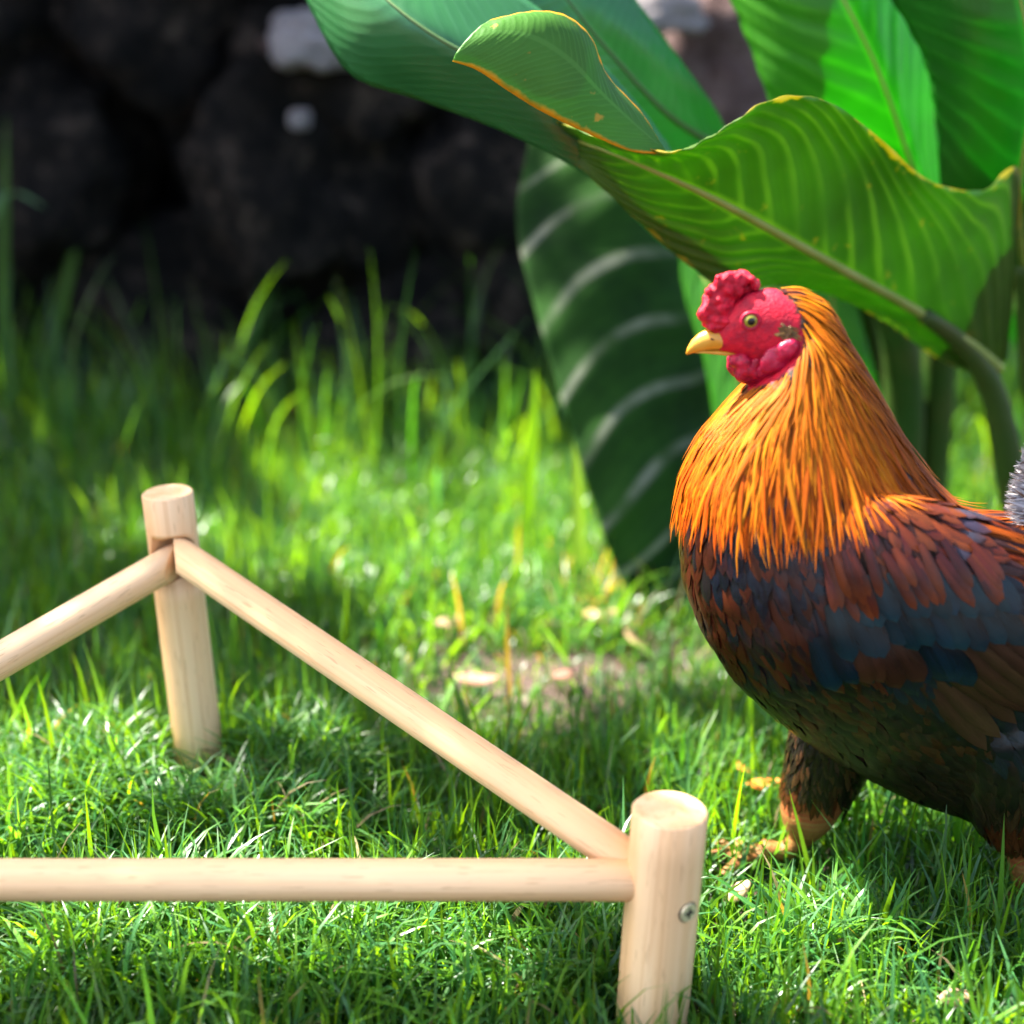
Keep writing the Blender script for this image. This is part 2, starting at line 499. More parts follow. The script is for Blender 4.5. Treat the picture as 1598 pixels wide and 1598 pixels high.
# screw
sp0 = UY(1073, 1396, PERCH_F)
best = None
axis_pt = fp_top + fdir * ((sp0 - fp_top).dot(fdir))
ang = R(-54)
nrm = Vector((math.cos(ang), math.sin(ang), 0)); nrm = (nrm - fdir * nrm.dot(fdir)).normalized()
sc_c = axis_pt + nrm * (R_F - 0.0003)
cyl('screw_ring_shade', sc_c - nrm * .002, sc_c + nrm * 0.0004, 0.0061, 0.0061, HOLE_SHADE, perch, 0.0001, 40)  # solid dark disc painting a shaded recess round the screw
screw = cyl('screw', sc_c, sc_c + nrm * 0.0014, 0.0056, 0.0052, METAL, perch, 0.0004, 40)
t1 = nrm.orthogonal().normalized(); t2 = nrm.cross(t1)
vs = []; fs = []
for a_, b_ in ((t1 + t2, t1 - t2), (t1 - t2, t1 + t2)):
    a_ = a_.normalized(); b_ = b_.normalized(); n0 = len(vs)
    for h in (-0.0003, 0.00025):
        for sx, sy in ((-1, -1), (1, -1), (1, 1), (-1, 1)):
            vs.append(sc_c + nrm * (0.0014 + h + (0.00004 if n0 else 0)) + a_ * 0.0031 * sx + b_ * 0.0008 * sy)
    fs += [(n0 + 4, n0 + 5, n0 + 6, n0 + 7), (n0, n0 + 1, n0 + 5, n0 + 4), (n0 + 1, n0 + 2, n0 + 6, n0 + 5), (n0 + 2, n0 + 3, n0 + 7, n0 + 6), (n0 + 3, n0, n0 + 4, n0 + 7)]
ORG['perch_world'] = ORG[perch.name]
so = build('cross_slot', vs, fs, HOLE_SHADE, perch, sm=False)
so.parent = screw
so.matrix_parent_inverse = (Matrix.Translation(ORG[perch.name]).inverted() @ Matrix.Translation(sc_c) @ screw.rotation_euler.to_matrix().to_4x4()).inverted()

# ------------------------------------------------------------------ rooster
YR = 0.835
rooster = empty('rooster', (UY(1400, 1300, YR).x, YR, 0.0))
tag(rooster, 'orange necked rooster with red comb stepping forward in the grass', 'rooster')
def P(px, py, dy=0.0): return UY(px, py, YR + dy)
LV = []; LF = []
def loft(secs, n=32, power=1.0):
    """secs: (front_px, back_px, half_width, lateral_offset); closed tube added to LV/LF"""
    b0 = len(LV)
    for (F, B, w, off) in secs:
        a = P(*F, off); b = P(*B, off); m = (a + b) / 2; h = (b - a) / 2
        for i in range(n):
            ph = 2 * math.pi * i / n
            c, s = math.cos(ph), math.sin(ph)
            LV.append(m + h * (abs(c) ** power * (1 if c > 0 else -1)) + Vector((0, 1, 0)) * (w * abs(s) ** power * (1 if s > 0 else -1)))
    ns = len(secs)
    for j in range(ns - 1):
        for i in range(n):
            LF.append((b0 + j * n + i, b0 + j * n + (i + 1) % n, b0 + (j + 1) * n + (i + 1) % n, b0 + (j + 1) * n + i))
    LF.append(tuple(b0 + i for i in range(n))[::-1]); LF.append(tuple(b0 + (ns - 1) * n + i for i in range(n)))
def tube(pts, n=16):
    """pts: (world point, radius)"""
    b0 = len(LV)
    for k, (p, r) in enumerate(pts):
        q = pts[min(k + 1, len(pts) - 1)][0]; o = pts[max(k - 1, 0)][0]
        d = (q - o).normalized(); s = d.cross(Vector((0, 1, 0.01))).normalized(); u = s.cross(d)
        for i in range(n):
            a = 2 * math.pi * i / n
            LV.append(p + s * (r * math.cos(a)) + u * (r * math.sin(a)))
    for j in range(len(pts) - 1):
        for i in range(n):
            LF.append((b0 + j * n + i, b0 + j * n + (i + 1) % n, b0 + (j + 1) * n + (i + 1) % n, b0 + (j + 1) * n + i))
    LF.append(tuple(b0 + i for i in range(n))[::-1]); LF.append(tuple(b0 + (len(pts) - 1) * n + i for i in range(n)))
def ellipsoid(c, rx, ry, rz, rot=0.0, seg=24):
    b0 = len(LV); rows = 14
    M = Matrix.Rotation(rot, 3, 'Y')
    for j in range(rows + 1):
        th = math.pi * j / rows
        for i in range(seg):
            a = 2 * math.pi * i / seg
            LV.append(c + M @ Vector((rx * math.sin(th) * math.cos(a), ry * math.sin(th) * math.sin(a), rz * math.cos(th))))
    for j in range(rows):
        for i in range(seg):
            LF.append((b0 + j * seg + i, b0 + (j + 1) * seg + i, b0 + (j + 1) * seg + (i + 1) % seg, b0 + j * seg + (i + 1) % seg))
body_secs = [((1182, 590), (1292, 500), .021, 0), ((1142, 636), (1330, 560), .031, 0), ((1102, 692), (1366, 622), .040, 0),
             ((1076, 755), (1404, 692), .049, 0), ((1066, 830), (1440, 752), .057, 0), ((1072, 905), (1482, 800), .063, 0),
             ((1098, 975), (1535, 818), .067, 0), ((1145, 1048), (1595, 822), .068, 0), ((1215, 1112), (1650, 826), .065, 0),
             ((1305, 1175), (1705, 830), .060, 0), ((1415, 1232), (1750, 838), .053, 0), ((1530, 1275), (1785, 850), .043, 0),
             ((1640, 1240), (1810, 870), .029, 0), ((1720, 1080), (1820, 920), .012, 0)]
loft(body_secs, 40, 0.92)
head_secs = [((1118, 548), (1112, 522), .004, 0), ((1140, 553), (1134, 482), .0085, 0), ((1170, 565), (1166, 454), .0125, 0), ((1200, 578), (1203, 449), .0145, 0),
             ((1230, 590), (1245, 455), .0155, 0), ((1250, 605), (1285, 480), .017, 0), ((1250, 625), (1310, 520), .018, 0)]
loft(head_secs, 28, 0.95)
# wings folded on both flanks
for s in (-1, 1):
    ellipsoid(P(1500, 945, s * 0.048), 0.105, 0.024, 0.052, R(24))
# far leg, forward
FY = 0.034
def FL(px, py, dy=0.0): return UY(px, py, YR + FY + dy)
tube([(FL(1370, 1060), .034), (FL(1320, 1120), .033), (FL(1292, 1180), .0265), (FL(1275, 1230), .0225), (FL(1258, 1275), .0185), (FL(1252, 1296), .013), (FL(1248, 1306), .008)], 20)
foot = FL(1178, 1372); foot.z = 0.012
tube([(FL(1272, 1275), .010), (FL(1255, 1300), .0095), (FL(1225, 1330), .0075), (foot + Vector((0.006, 0, 0.008)), .0072), (foot, .0075)], 14)
def toes(f, sgn=-1):
    for a, L in ((R(0), .052), (R(38), .042), (R(-38), .042)):
        d = Vector((sgn * math.cos(a), math.sin(a), 0))
        tube([(f, .006), (f + d * L * .35 + Vector((0, 0, .004)), .005), (f + d * L * .7 + Vector((0, 0, 0)), .0045), (f + d * L * .9 - Vector((0, 0, .005)), .003), (f + d * L - Vector((0, 0, .008)), .0012)], 10)
    d = Vector((-sgn, 0.25, 0)).normalized()
    tube([(f + Vector((0, 0, .004)), .0055), (f + d * .018, .0045), (f + d * .030 - Vector((0, 0, .007)), .0015)], 10)
toes(foot)
# near leg, trailing
def NL(px, py): return UY(px, py, YR - 0.027)
tube([(NL(1555, 1120), .030), (NL(1560, 1195), .027), (NL(1572, 1260), .022), (NL(1585, 1305), .015), (NL(1590, 1322), .009)], 20)
nfoot = NL(1600, 1440); nfoot.z = 0.012
tube([(NL(1583, 1300), .0095), (NL(1590, 1330), .0085), (NL(1598, 1385), .0072), (nfoot, .0075)], 14)
toes(nfoot)
tmp = bpy.data.meshes.new('tmp'); tmp.from_pydata([tuple(v) for v in LV], [], LF)
to = bpy.data.objects.new('tmp', tmp); COL.objects.link(to)
mm = to.modifiers.new('r', 'REMESH'); mm.mode = 'VOXEL'; mm.voxel_size = 0.0022
ms = to.modifiers.new('s', 'SMOOTH'); ms.factor = 0.5; ms.iterations = 6
bpy.context.view_layer.update()
bme = bpy.data.meshes.new_from_object(to.evaluated_get(bpy.context.evaluated_depsgraph_get()))
bpy.data.objects.remove(to)
bverts = [v.co.copy() for v in bme.vertices]; bfaces = [tuple(p.vertices) for p in bme.polygons]
bpy.data.meshes.remove(bme)
BVH = BVHTree.FromPolygons(bverts, bfaces)
def near_px(p):
    """picture position of a body point, taken on the near flank (the flanks mirror each other)"""
    return proj((p.x, YR - abs(p.y - YR), p.z))
FACE = [(1080, 420), (1180, 440), (1212, 450), (1236, 470), (1250, 500), (1254, 540), (1246, 568), (1215, 592), (1165, 610), (1060, 600), (1060, 480)]
bcols = []
for p in bverts:
    x, y = near_px(p)
    nv = mnoise.noise(p * 260) * 0.5 + 0.5 + 0.35 * mnoise.noise(p * 900)
    if inpoly(x, y, FACE):
        c = Vector((0.50, 0.006, 0.022)).lerp(Vector((0.24, 0.003, 0.018)), min(1, max(0, (nv - .3) * 2)))
    elif p.z < 0.078 or (p.z < 0.10 and x < 1300 and False):
        st = 0.5 + 0.5 * math.sin(p.z * 1500)
        c = Vector((0.20, 0.11, 0.03)).lerp(Vector((0.20, 0.025, 0.010)), st * 0.5 + (.35 if p.z > .05 else 0))
    else:
        c = Vector((0.035, 0.018, 0.010))
    bcols.append(c)
SKIN = mat_attr('skin', 0.5, 0.25, 0, 600, 0.6, 0.0014)
body = build('body', bverts, bfaces, SKIN, rooster, bcols)

# --- head parts
def blob_mesh(name, blobs, voxel, mat, parent, iters=3, noise_amp=0.0, nscale=300):
    global LV, LF
    LV, LF = [], []
    for c, rx, ry, rz, rot in blobs: ellipsoid(c, rx, ry, rz, rot, 12)
    tm = bpy.data.meshes.new('tmp'); tm.from_pydata([tuple(v) for v in LV], [], LF)
    t_o = bpy.data.objects.new('tmp', tm); COL.objects.link(t_o)
    m1 = t_o.modifiers.new('r', 'REMESH'); m1.mode = 'VOXEL'; m1.voxel_size = voxel
    m2 = t_o.modifiers.new('s', 'SMOOTH'); m2.factor = 0.5; m2.iterations = iters
    bpy.context.view_layer.update()
    me = bpy.data.meshes.new_from_object(t_o.evaluated_get(bpy.context.evaluated_depsgraph_get()))
    bpy.data.objects.remove(t_o)
    vv = [v.co + v.normal * (noise_amp * mnoise.noise(v.co * nscale)) for v in me.vertices]
    ff = [tuple(p.vertices) for p in me.polygons]
    bpy.data.meshes.remove(me)
    return build(name, vv, ff, mat, parent)
COMBM = mat_plain('comb_flesh', (0.55, 0.006, 0.026), 0.42, 0.25, 1100, 0.8, 0.001, (0.24, 0.002, 0.014), 260)
WATM = mat_plain('wattle_flesh', (0.42, 0.005, 0.030), 0.42, 0.3, 700, 0.5, 0.001, (0.20, 0.003, 0.02), 300)
SPX = 0.855 / FPX                                    # metres per picture pixel at the head
COMB = [(1090, 500), (1088, 480), (1097, 466), (1101, 446), (1112, 442), (1116, 428), (1132, 424), (1150, 419), (1175, 426), (1187, 440), (1180, 452), (1158, 456), (1146, 468), (1142, 490), (1140, 512), (1128, 522), (1108, 520), (1094, 512)]
bl = []
r_ = random.Random(5)
while len(bl) < 300:
    x, y = r_.uniform(1086, 1190), r_.uniform(416, 522)
    if inpoly(x, y, COMB):
        rr = r_.choice((6, 7, 9)) * SPX
        bl.append((P(x * .88 + 1140 * .12, y * .88 + 472 * .12, r_.uniform(-.0045, .0045)), rr, rr, rr, 0))
blob_mesh('comb', bl, 0.0008, COMBM, rooster, 10, 0.0007, 420)
WAT = [(1138, 556), (1180, 545), (1225, 560), (1205, 585), (1172, 596), (1155, 588), (1142, 572)]
bl = []
while len(bl) < 120:
    x, y = r_.uniform(1136, 1226), r_.uniform(540, 597)
    if inpoly(x, y, WAT):
        rr = r_.uniform(8, 12) * SPX
        bl.append((P(x, y, r_.uniform(-.007, .007)), rr, rr, rr, 0))
blob_mesh('wattle', bl, 0.001, WATM, rooster, 6, 0.0006, 300)
def on_body(px, py, out=0.0):
    d = ray(px, py).normalized()
    h = BVH.ray_cast(CAMP, d)
    return (h[0] + h[1] * out, h[1]) if h[0] else (P(px, py, -0.015), Vector((0, -1, 0)))
EARM = mat_plain('ear_lobe_flesh', (0.42, 0.008, 0.04), 0.36, 0.35, 380, 0.5, 0.0012, (0.28, 0.004, 0.03), 200)
for s in (-1, 1):
    bl = []
    for (x, y, a, b_, rot) in ((1212, 558, 31, 20, 38), (1228, 544, 22, 15, 45), (1197, 574, 20, 13, 32)):
        c, nn = on_body(x, y)
        if s == 1: c = Vector((c.x, 2 * YR - c.y, c.z))
        bl.append((c + Vector((0, s * 0.0015, 0)), a * SPX, 0.0040, b_ * SPX, R(-rot)))
    blob_mesh('ear_lobe', bl, 0.0009, EARM, rooster, 3, 0.0006, 260)
# beak
BEAKM = mat_plain('beak_horn', (0.50, 0.20, 0.010), 0.35, 0.5, 500, 0.15, 0.0005, (0.54, 0.27, 0.03), 90)
def beak(name, secs):
    global LV, LF
    LV, LF = [], []
    loft(secs, 20)
    return build(name, LV, LF, BEAKM, rooster)
ub = beak('upper_beak', [((1146, 546), (1128, 512), .0062, 0), ((1122, 546), (1104, 513), .0056, 0), ((1104, 547), (1091, 520), .0044, 0), ((1090, 549), (1080, 530), .0031, 0), ((1078, 552), (1073, 542), .0016, 0), ((1072, 554), (1070, 552), .0004, 0)])
beak('lower_beak', [((1150, 556), (1146, 545), .0055, 0), ((1124, 553), (1120, 545), .0045, 0), ((1100, 551), (1098, 546), .003, 0), ((1085, 551), (1084, 548), .0012, 0)])
NOST = mat_plain('nostril', (0.10, 0.035, 0.01), 0.6)
for s_ in (-1, 1): blob_mesh('nostril', [(P(1113, 530, s_ * .0050), .0022, .0006, .0007, R(20))], .0003, NOST, rooster, 1)
# eyes
def mat_eye():
    t = NT('eye')
    sep = t.n('ShaderNodeSeparateXYZ'); t.l(t.coord('Object'), sep.inputs[0])
    r2 = t.math('SQRT', t.math('ADD', t.math('MULTIPLY', sep.outputs[0], sep.outputs[0]), t.math('MULTIPLY', sep.outputs[2], sep.outputs[2])))
    k = t.math('DIVIDE', r2, 0.0048)
    c = t.ramp(k, [(0.0, (0.002, 0.002, 0.003)), (0.42, (0.002, 0.002, 0.003)), (0.50, (0.20, 0.19, 0.02)), (0.74, (0.26, 0.22, 0.03)), (0.86, (0.03, 0.015, 0.01)), (0.95, (0.01, 0.005, 0.005))])
    return t.done(t.bsdf(c, 0.12, 0.35, Coat_Weight=0.1, Coat_Roughness=0.03))
EYEM = mat_eye()
for s in (-1, 1):
    c, nn = on_body(1171, 500)
    cy = c.y if s == -1 else 2 * YR - c.y
    ctr = Vector((c.x, cy - s * 0.0012, c.z))
    me = bpy.data.meshes.new('eye'); bm = bmesh.new()
    bmesh.ops.create_uvsphere(bm, u_segments=28, v_segments=18, radius=0.0048)
    bm.to_mesh(me); bm.free(); smooth(me); me.materials.append(EYEM)
    e = bpy.data.objects.new('eye', me); link(e, rooster); e.location = ctr - rooster.location
    ORG[e.name] = ctr
    vs = []; fs = []
    for i in range(36):
        a = 2 * math.pi * i / 36
        for j in range(10):
            b_ = 2 * math.pi * j / 10
            rr = 0.0046 + 0.00115 * math.cos(b_)
            vs.append(ctr + Vector((rr * math.cos(a) * 1.06, s * (0.0022 + 0.0012 * math.sin(b_)), rr * math.sin(a))))
    for i in range(36):
        for j in range(10):
            fs.append((i * 10 + j, i * 10 + (j + 1) % 10, ((i + 1) % 36) * 10 + (j + 1) % 10, ((i + 1) % 36) * 10 + j))
    lid = build('eyelid', vs, fs, WATM, rooster)

# --- plumage: feathers laid on the body surface along a flow field
FLOW = [(1235, 450, .9, .35), (1300, 500, .62, .8), (1345, 570, .55, .85), (1400, 670, .50, .87), (1455, 765, .62, .78), (1270, 590, .05, 1), (1330, 700, .28, .96), (1290, 760, .12, 1),
        (1250, 820, .03, 1), (1190, 610, -.65, .76), (1150, 660, -.5, .87), (1110, 700, -.30, .95), (1085, 770, .02, 1), (1180, 760, -.08, 1), (1070, 880, .15, 1), (1085, 960, .40, .92), (1120, 1020, .60, .80),
        (1180, 900, .38, .92), (1200, 1000, .55, .83), (1220, 1090, .78, .62), (1380, 870, .30, .95), (1470, 830, .72, .69), (1540, 835, .95, .26), (1598, 860, .93, .34), (1590, 930, .82, .57),
        (1400, 980, .42, .90), (1520, 1040, .55, .83), (1300, 1000, .55, .83), (1320, 1130, .82, .57), (1450, 1200, .8, .6), (1560, 1150, .62, .78), (1700, 860, .97, .1), (1750, 1000, .9, .4), (1280, 1200, -.05, 1), (1250, 1280, -.15, 1), (1590, 1260, .1, 1)]
FA = np.array(FLOW)
def flow(x, y):
    d2 = (FA[:, 0] - x) ** 2 + (FA[:, 1] - y) ** 2 + 120.0
    w = 1.0 / d2 ** 1.3
    dx = (FA[:, 2] * w).sum(); dy = (FA[:, 3] * w).sum()
    return Vector((dx, 0, -dy)).normalized()
class Plume:
    def __init__(s): s.v = []; s.f = []; s.c = []; s.u = []
    def add(s, root, length, width, lift0, lift1, shape, c_mid, c_edge, c_tip, jit=0.0, n=7, cup=0.25, d0=None, curl=0.0):
        p = root.copy(); b0 = len(s.v); ru = random.random() * 20
        ja = random.uniform(-jit, jit)
        hit = BVH.find_nearest(p); nrm = hit[1]; p = hit[0]
        prev = None
        for k in range(n):
            t = k / (n - 1)
            if d0 is None:
                x, y = near_px(p); d = flow(x, y)
            else: d = d0
            d = d - nrm * d.dot(nrm)
            if d.length < 1e-4: d = prev or Vector((1, 0, 0))
            d.normalize()
            d = (Matrix.Rotation(ja, 3, nrm) @ d)
            prev = d
            side = d.cross(nrm).normalized()
            if shape == 'lance': w = width * (0.35 + 0.65 * math.sin(math.pi * min(1, t * 1.05) ** 0.8)) * (1 - t ** 5) + width * 0.03
            elif shape == 'round': w = width * (0.55 + 0.45 * min(1, t * 2)) * math.sqrt(max(0.0, 1 - max(0, (t - 0.55) / 0.45) ** 2)) + width * 0.04
            else: w = width * (0.8 - 0.7 * t)
            lf = lift0 + (lift1 - lift0) * t + curl * t * t
            q = p + nrm * lf
            for m in (-1, 0, 1):
                s.v.append(q + side * (w * 0.5 * m) + nrm * (cup * w * (0.5 if m == 0 else 0.0)))
                c = c_mid if m == 0 else c_edge
                tt = max(0, (t - 0.6) / 0.4)
                c = c.lerp(c_tip, tt)
                s.c.append(c); s.u.append((ru + 0.5 * (m + 1), ru * 1.7 + t * length / max(width, 1e-4) * 0.5))
            if k < n - 1:
                step = length / (n - 1)
                h = BVH.find_nearest(p + d * step)
                # keep the tip straight where the surface falls away
                p2 = h[0]; nrm2 = h[1]
                p = p2; nrm = (nrm * 0.4 + nrm2 * 0.6).normalized()
        for k in range(n - 1):
            a = b0 + k * 3
            s.f += [(a, a + 1, a + 4, a + 3), (a + 1, a + 2, a + 5, a + 4)]
    def make(s, name, parent=rooster, mat=FEATHER, k=1.0):
        return build(name, s.v, s.f, mat, parent, [c * k for c in s.c], s.u)
V = lambda a, b, c: Vector((a, b, c))
def jc(c, a=0.25):
    k = 1 + random.uniform(-a, a)
    return Vector((c.x * k, c.y * k * (1 + random.uniform(-.12, .12)), c.z * k))
HACK = [(1195, 430), (1262, 450), (1335, 525), (1405, 645), (1445, 725), (1470, 775), (1430, 738), (1385, 690), (1335, 705), (1290, 728), (1250, 732), (1180, 730), (1120, 718), (1086, 715), (1084, 705), (1108, 655), (1165, 588), (1248, 560), (1250, 500), (1236, 470)]
SHOULDER = [(1240, 800), (1330, 740), (1470, 785), (1525, 830), (1530, 900), (1500, 935), (1400, 935), (1290, 910)]
WINGZ = [(1300, 915), (1400, 930), (1520, 915), (1620, 930), (1750, 1100), (1700, 1180), (1560, 1170), (1420, 1090), (1320, 1010)]
SADDLE = [(1478, 790), (1560, 790), (1900, 800), (1900, 960), (1640, 960), (1560, 900), (1520, 850)]
# seeds spread over the surface
tri_c = []; tri_a = []
for f in bfaces:
    a, b, c = bverts[f[0]], bverts[f[1]], bverts[f[2]]
    ar = (b - a).cross(c - a).length * (1 if len(f) == 4 else .5)
    tri_a.append(ar)
tri_a = np.array(tri_a); tri_a /= tri_a.sum()
def seeds(n):
    ids = rng.choice(len(bfaces), n, p=tri_a)
    for i in ids:
        f = bfaces[i]
        u, v = random.random(), random.random()
        if len(f) == 4:
            yield bverts[f[0]].lerp(bverts[f[1]], u).lerp(bverts[f[3]].lerp(bverts[f[2]], u), v)
        else: yield bverts[f[0]].lerp(bverts[f[1]], u * .5).lerp(bverts[f[2]], v * .5)
class Dart:
    def __init__(s, r): s.r = r; s.g = {}
    def ok(s, p):
        k = (int(p.x // s.r), int(p.y // s.r), int(p.z // s.r))
        for a in (-1, 0, 1):
            for b in (-1, 0, 1):
                for c in (-1, 0, 1):
                    for q in s.g.get((k[0] + a, k[1] + b, k[2] + c), ()):
                        if (q - p).length < s.r: return False
        s.g.setdefault(k, []).append(p); return True
pl = {k: Plume() for k in ('hackle', 'breast', 'shoulder', 'saddle', 'belly', 'thigh', 'wing_bed')}
da = {'hackle': Dart(.0020), 'breast': Dart(.0058), 'shoulder': Dart(.0048), 'saddle': Dart(.0042), 'belly': Dart(.0065), 'thigh': Dart(.0036), 'wing_bed': Dart(.008)}
for p in seeds(130000):
    x, y = near_px(p)
    if p.z < 0.070: continue
    if inpoly(x, y, FACE): continue
    thigh = (x < 1345 and y > 1135 and p.y > YR) or (x > 1520 and y > 1225)
    if inpoly(x, y, HACK):
        if not da['hackle'].ok(p): continue
        ty = min(1, max(0, (y - 450) / 300))
        L = .020 + .038 * ty + random.uniform(-.004, .005)
        if x > 1330: L *= 1.15
        W = (.0018 + .0011 * ty) * random.uniform(.8, 1.2)
        back = min(1, max(0, (x - 1255 - (y - 450) * .30) / 60))       # towards the nape: darker, striped
        front = min(1, max(0, (1185 - x) / 70))
        gold = V(.50, .125, .002); org = V(.42, .050, .001); brn = V(.11, .020, .002); red = V(.42, .030, .001)
        c = gold.lerp(org, min(1, max(0, (y - 610) / 130)) * .85).lerp(red, front * .55).lerp(brn, back * (.75 if y < 620 else .45))
        if random.random() < .25 * (1 - back): c = c.lerp(V(.66, .24, .006), .6)
        c = jc(c, .25)
        if random.random() < .15 + .35 * back: e = c * .18
        else: e = c * .62
        tip = c.lerp(V(.48, .12, .003), .45) if random.random() < .6 else c * .75
        pl['hackle'].add(p, L, W, .0008, .0050, 'lance', jc(c, .1), e, tip, .14, 7, .5)
        if y > 640 and random.random() < .05:
            pl['hackle'].add(p, L * 1.10, W * 1.15, .0022, .0085, 'lance', jc(c, .15), c * .55, c.lerp(V(.50, .14, .004), .6), .22, 7, .5)
    elif thigh:
        if not da['thigh'].ok(p): continue
        c = jc(V(.010, .007, .005), .5)
        if random.random() < .3: c = jc(V(.05, .022, .009), .4)
        if y > 1270: c = c.lerp(V(.12, .025, .005), .5)
        pl['thigh'].add(p, .016, .0036, .0004, .0028, 'round', c, c * .7, c.lerp(V(.035, .02, .010), .6), .35, 5)
    elif inpoly(x, y, SADDLE):
        if not da['saddle'].ok(p): continue
        c = random.choice((V(.28, .055, .004), V(.34, .085, .005), V(.17, .025, .004), V(.06, .025, .025)))
        c = jc(c, .3)
        pl['saddle'].add(p, .036, .0040, .0008, .0042, 'lance', c, c * .45, c * 1.1, .12, 6, .35)
    elif inpoly(x, y, SHOULDER):
        if not da['shoulder'].ok(p): continue
        c = random.choice((V(.13, .014, .003), V(.17, .028, .004), V(.09, .010, .004), V(.21, .042, .005)))
        if x > 1440 and random.random() < .3: c = V(.06, .05, .08)
        if x < 1310 and random.random() < .45: c = V(.006, .011, .024)
        c = jc(c, .3)
        pl['shoulder'].add(p, random.uniform(.018, .026), .0062, .0010, .0042, 'round', c, c * .7, c.lerp(V(.21, .045, .006), .4), .25, 6, .25)
    elif inpoly(x, y, WINGZ):
        if not da['wing_bed'].ok(p): continue
        c = jc(V(.010, .018, .021), .3)
        pl['wing_bed'].add(p, .028, .011, .0008, .0026, 'round', c, c * .8, c, .1, 6)
    elif y > 1040 + max(0, 1200 - x) * .1 or x > 1620:
        if not da['belly'].ok(p): continue
        c = jc(V(.008, .0075, .006), .4)
        u_ = random.random()
        if u_ < .25 and y < 1160: c = jc(V(.045, .014, .005), .4)
        edge = c.lerp(V(.050, .032, .013), random.uniform(0, .8))
        pl['belly'].add(p, random.uniform(.020, .030), .0085, .0006, .0034, 'round', c, edge, edge * .8, .2, 6)
    else:
        if not da['breast'].ok(p): continue
        u_ = random.random()
        if x < 1112:
            c = V(.085, .017, .009) if u_ < .75 else V(.022, .016, .022)
        elif y < 960:
            c = V(.006, .011, .024) if u_ < .66 else V(.085, .017, .007)
        else:
            c = V(.006, .009, .015) if u_ < .5 else V(.070, .018, .006)
        c = jc(c, .35)
        edge = c.lerp(V(.085, .018, .007), .5) if random.random() < .4 else c * .8
        pl['breast'].add(p, random.uniform(.022, .032), random.uniform(.0062, .0088), .0006, .0034, 'round', c, edge, edge, .18, 6, .2)
names = {'hackle': 'hackle_plumage', 'breast': 'breast_plumage', 'shoulder': 'shoulder_plumage', 'saddle': 'saddle_plumage', 'belly': 'belly_plumage', 'thigh': 'thigh_plumage', 'wing_bed': 'covert_plumage'}
for k, n in names.items():
    if pl[k].v:
        o = pl[k].make(n, mat=HACKLE if k in ('hackle', 'saddle') else FEATHER, k={'hackle': .85, 'saddle': .75, 'shoulder': .44, 'breast': .46, 'belly': .62, 'thigh': .7, 'wing_bed': .6}[k]); o['kind'] = 'stuff'
# large wing feathers, one by one, on both flanks
teal = V(.0040, .0190, .0270); teal2 = V(.0025, .0110, .0175); tan = V(.042, .020, .0095); black = V(.0035, .004, .004)
wing_objs = []
def wing_feather(side, root_px, ang, L, W, c, ce, ct, lift0, lift1, cup=.12):
    a, na = on_body(*root_px)
    if side > 0: a = Vector((a.x, 2 * YR - a.y, a.z))
    q = Plume()
    q.add(a, L, W, lift0, lift1, 'round', c, ce, ct, .05, 10, cup, d0=Vector((math.cos(ang), 0, -math.sin(ang))))
    first = not any(sd == side for sd, _ in wing_objs)
    if first:
        o = q.make('wing', rooster); wing_objs.append((side, o))
    else:
        q.make('feather', [o for sd, o in wing_objs if sd == side][0])
for side in (-1, 1):
    # dark primaries along the lower edge
    for i in range(6):
        c = jc(black, .4)
        wing_feather(side, (1300 + 34 * i, 1030 + 12 * i), R(40 + 2 * i), .060, .017, c, V(.022, .013, .007), c, .0010, .0030)
    # tan secondaries
    for i in range(9):
        f = i / 8
        c = jc(tan, .18)
        wing_feather(side, (1425 + 13 * i, 1045 - 14 * i), R(47 - 1.5 * i), .078, .0125, c, c * .45, c * 1.1, .0020 + .0002 * i, .0040 + .0004 * i)
    # covert rows, lower then upper
    for row, (n, x0, x1, y0, y1, L, W, cc) in enumerate(((10, 1275, 1470, 985, 990, .036, .0150, teal2), (11, 1290, 1530, 935, 925, .036, .0140, teal), (11, 1320, 1540, 895, 885, .030, .0120, teal))):
        for i in range(n):
            f = i / (n - 1)
            c = jc(cc, .3)
            if row == 0 and random.random() < .25: c = jc(V(.030, .011, .005), .3)
            wing_feather(side, (x0 + (x1 - x0) * f + random.uniform(-5, 5), y0 + (y1 - y0) * f + random.uniform(-6, 6)), R(64 - 12 * f + random.uniform(-4, 4)), L * random.uniform(.92, 1.08), W, c, c * .4, c * 1.25, .0030 + .0006 * row, .0056 + .0008 * row + .0003 * (i % 3))
    # ragged rust feathers falling over the coverts
    for i in range(34):
        f = random.random()
        c = jc(random.choice((V(.060, .007, .002), V(.080, .013, .002), V(.040, .004, .002))), .3)
        wing_feather(side, (1290 + 225 * f, 872 + random.uniform(-22, 22) - 12 * f), R(72 - 22 * f + random.uniform(-8, 8)), random.uniform(.022, .032), .0062, c, c * .6, c.lerp(V(.15, .032, .005), .5), .0052, .0078, .2)
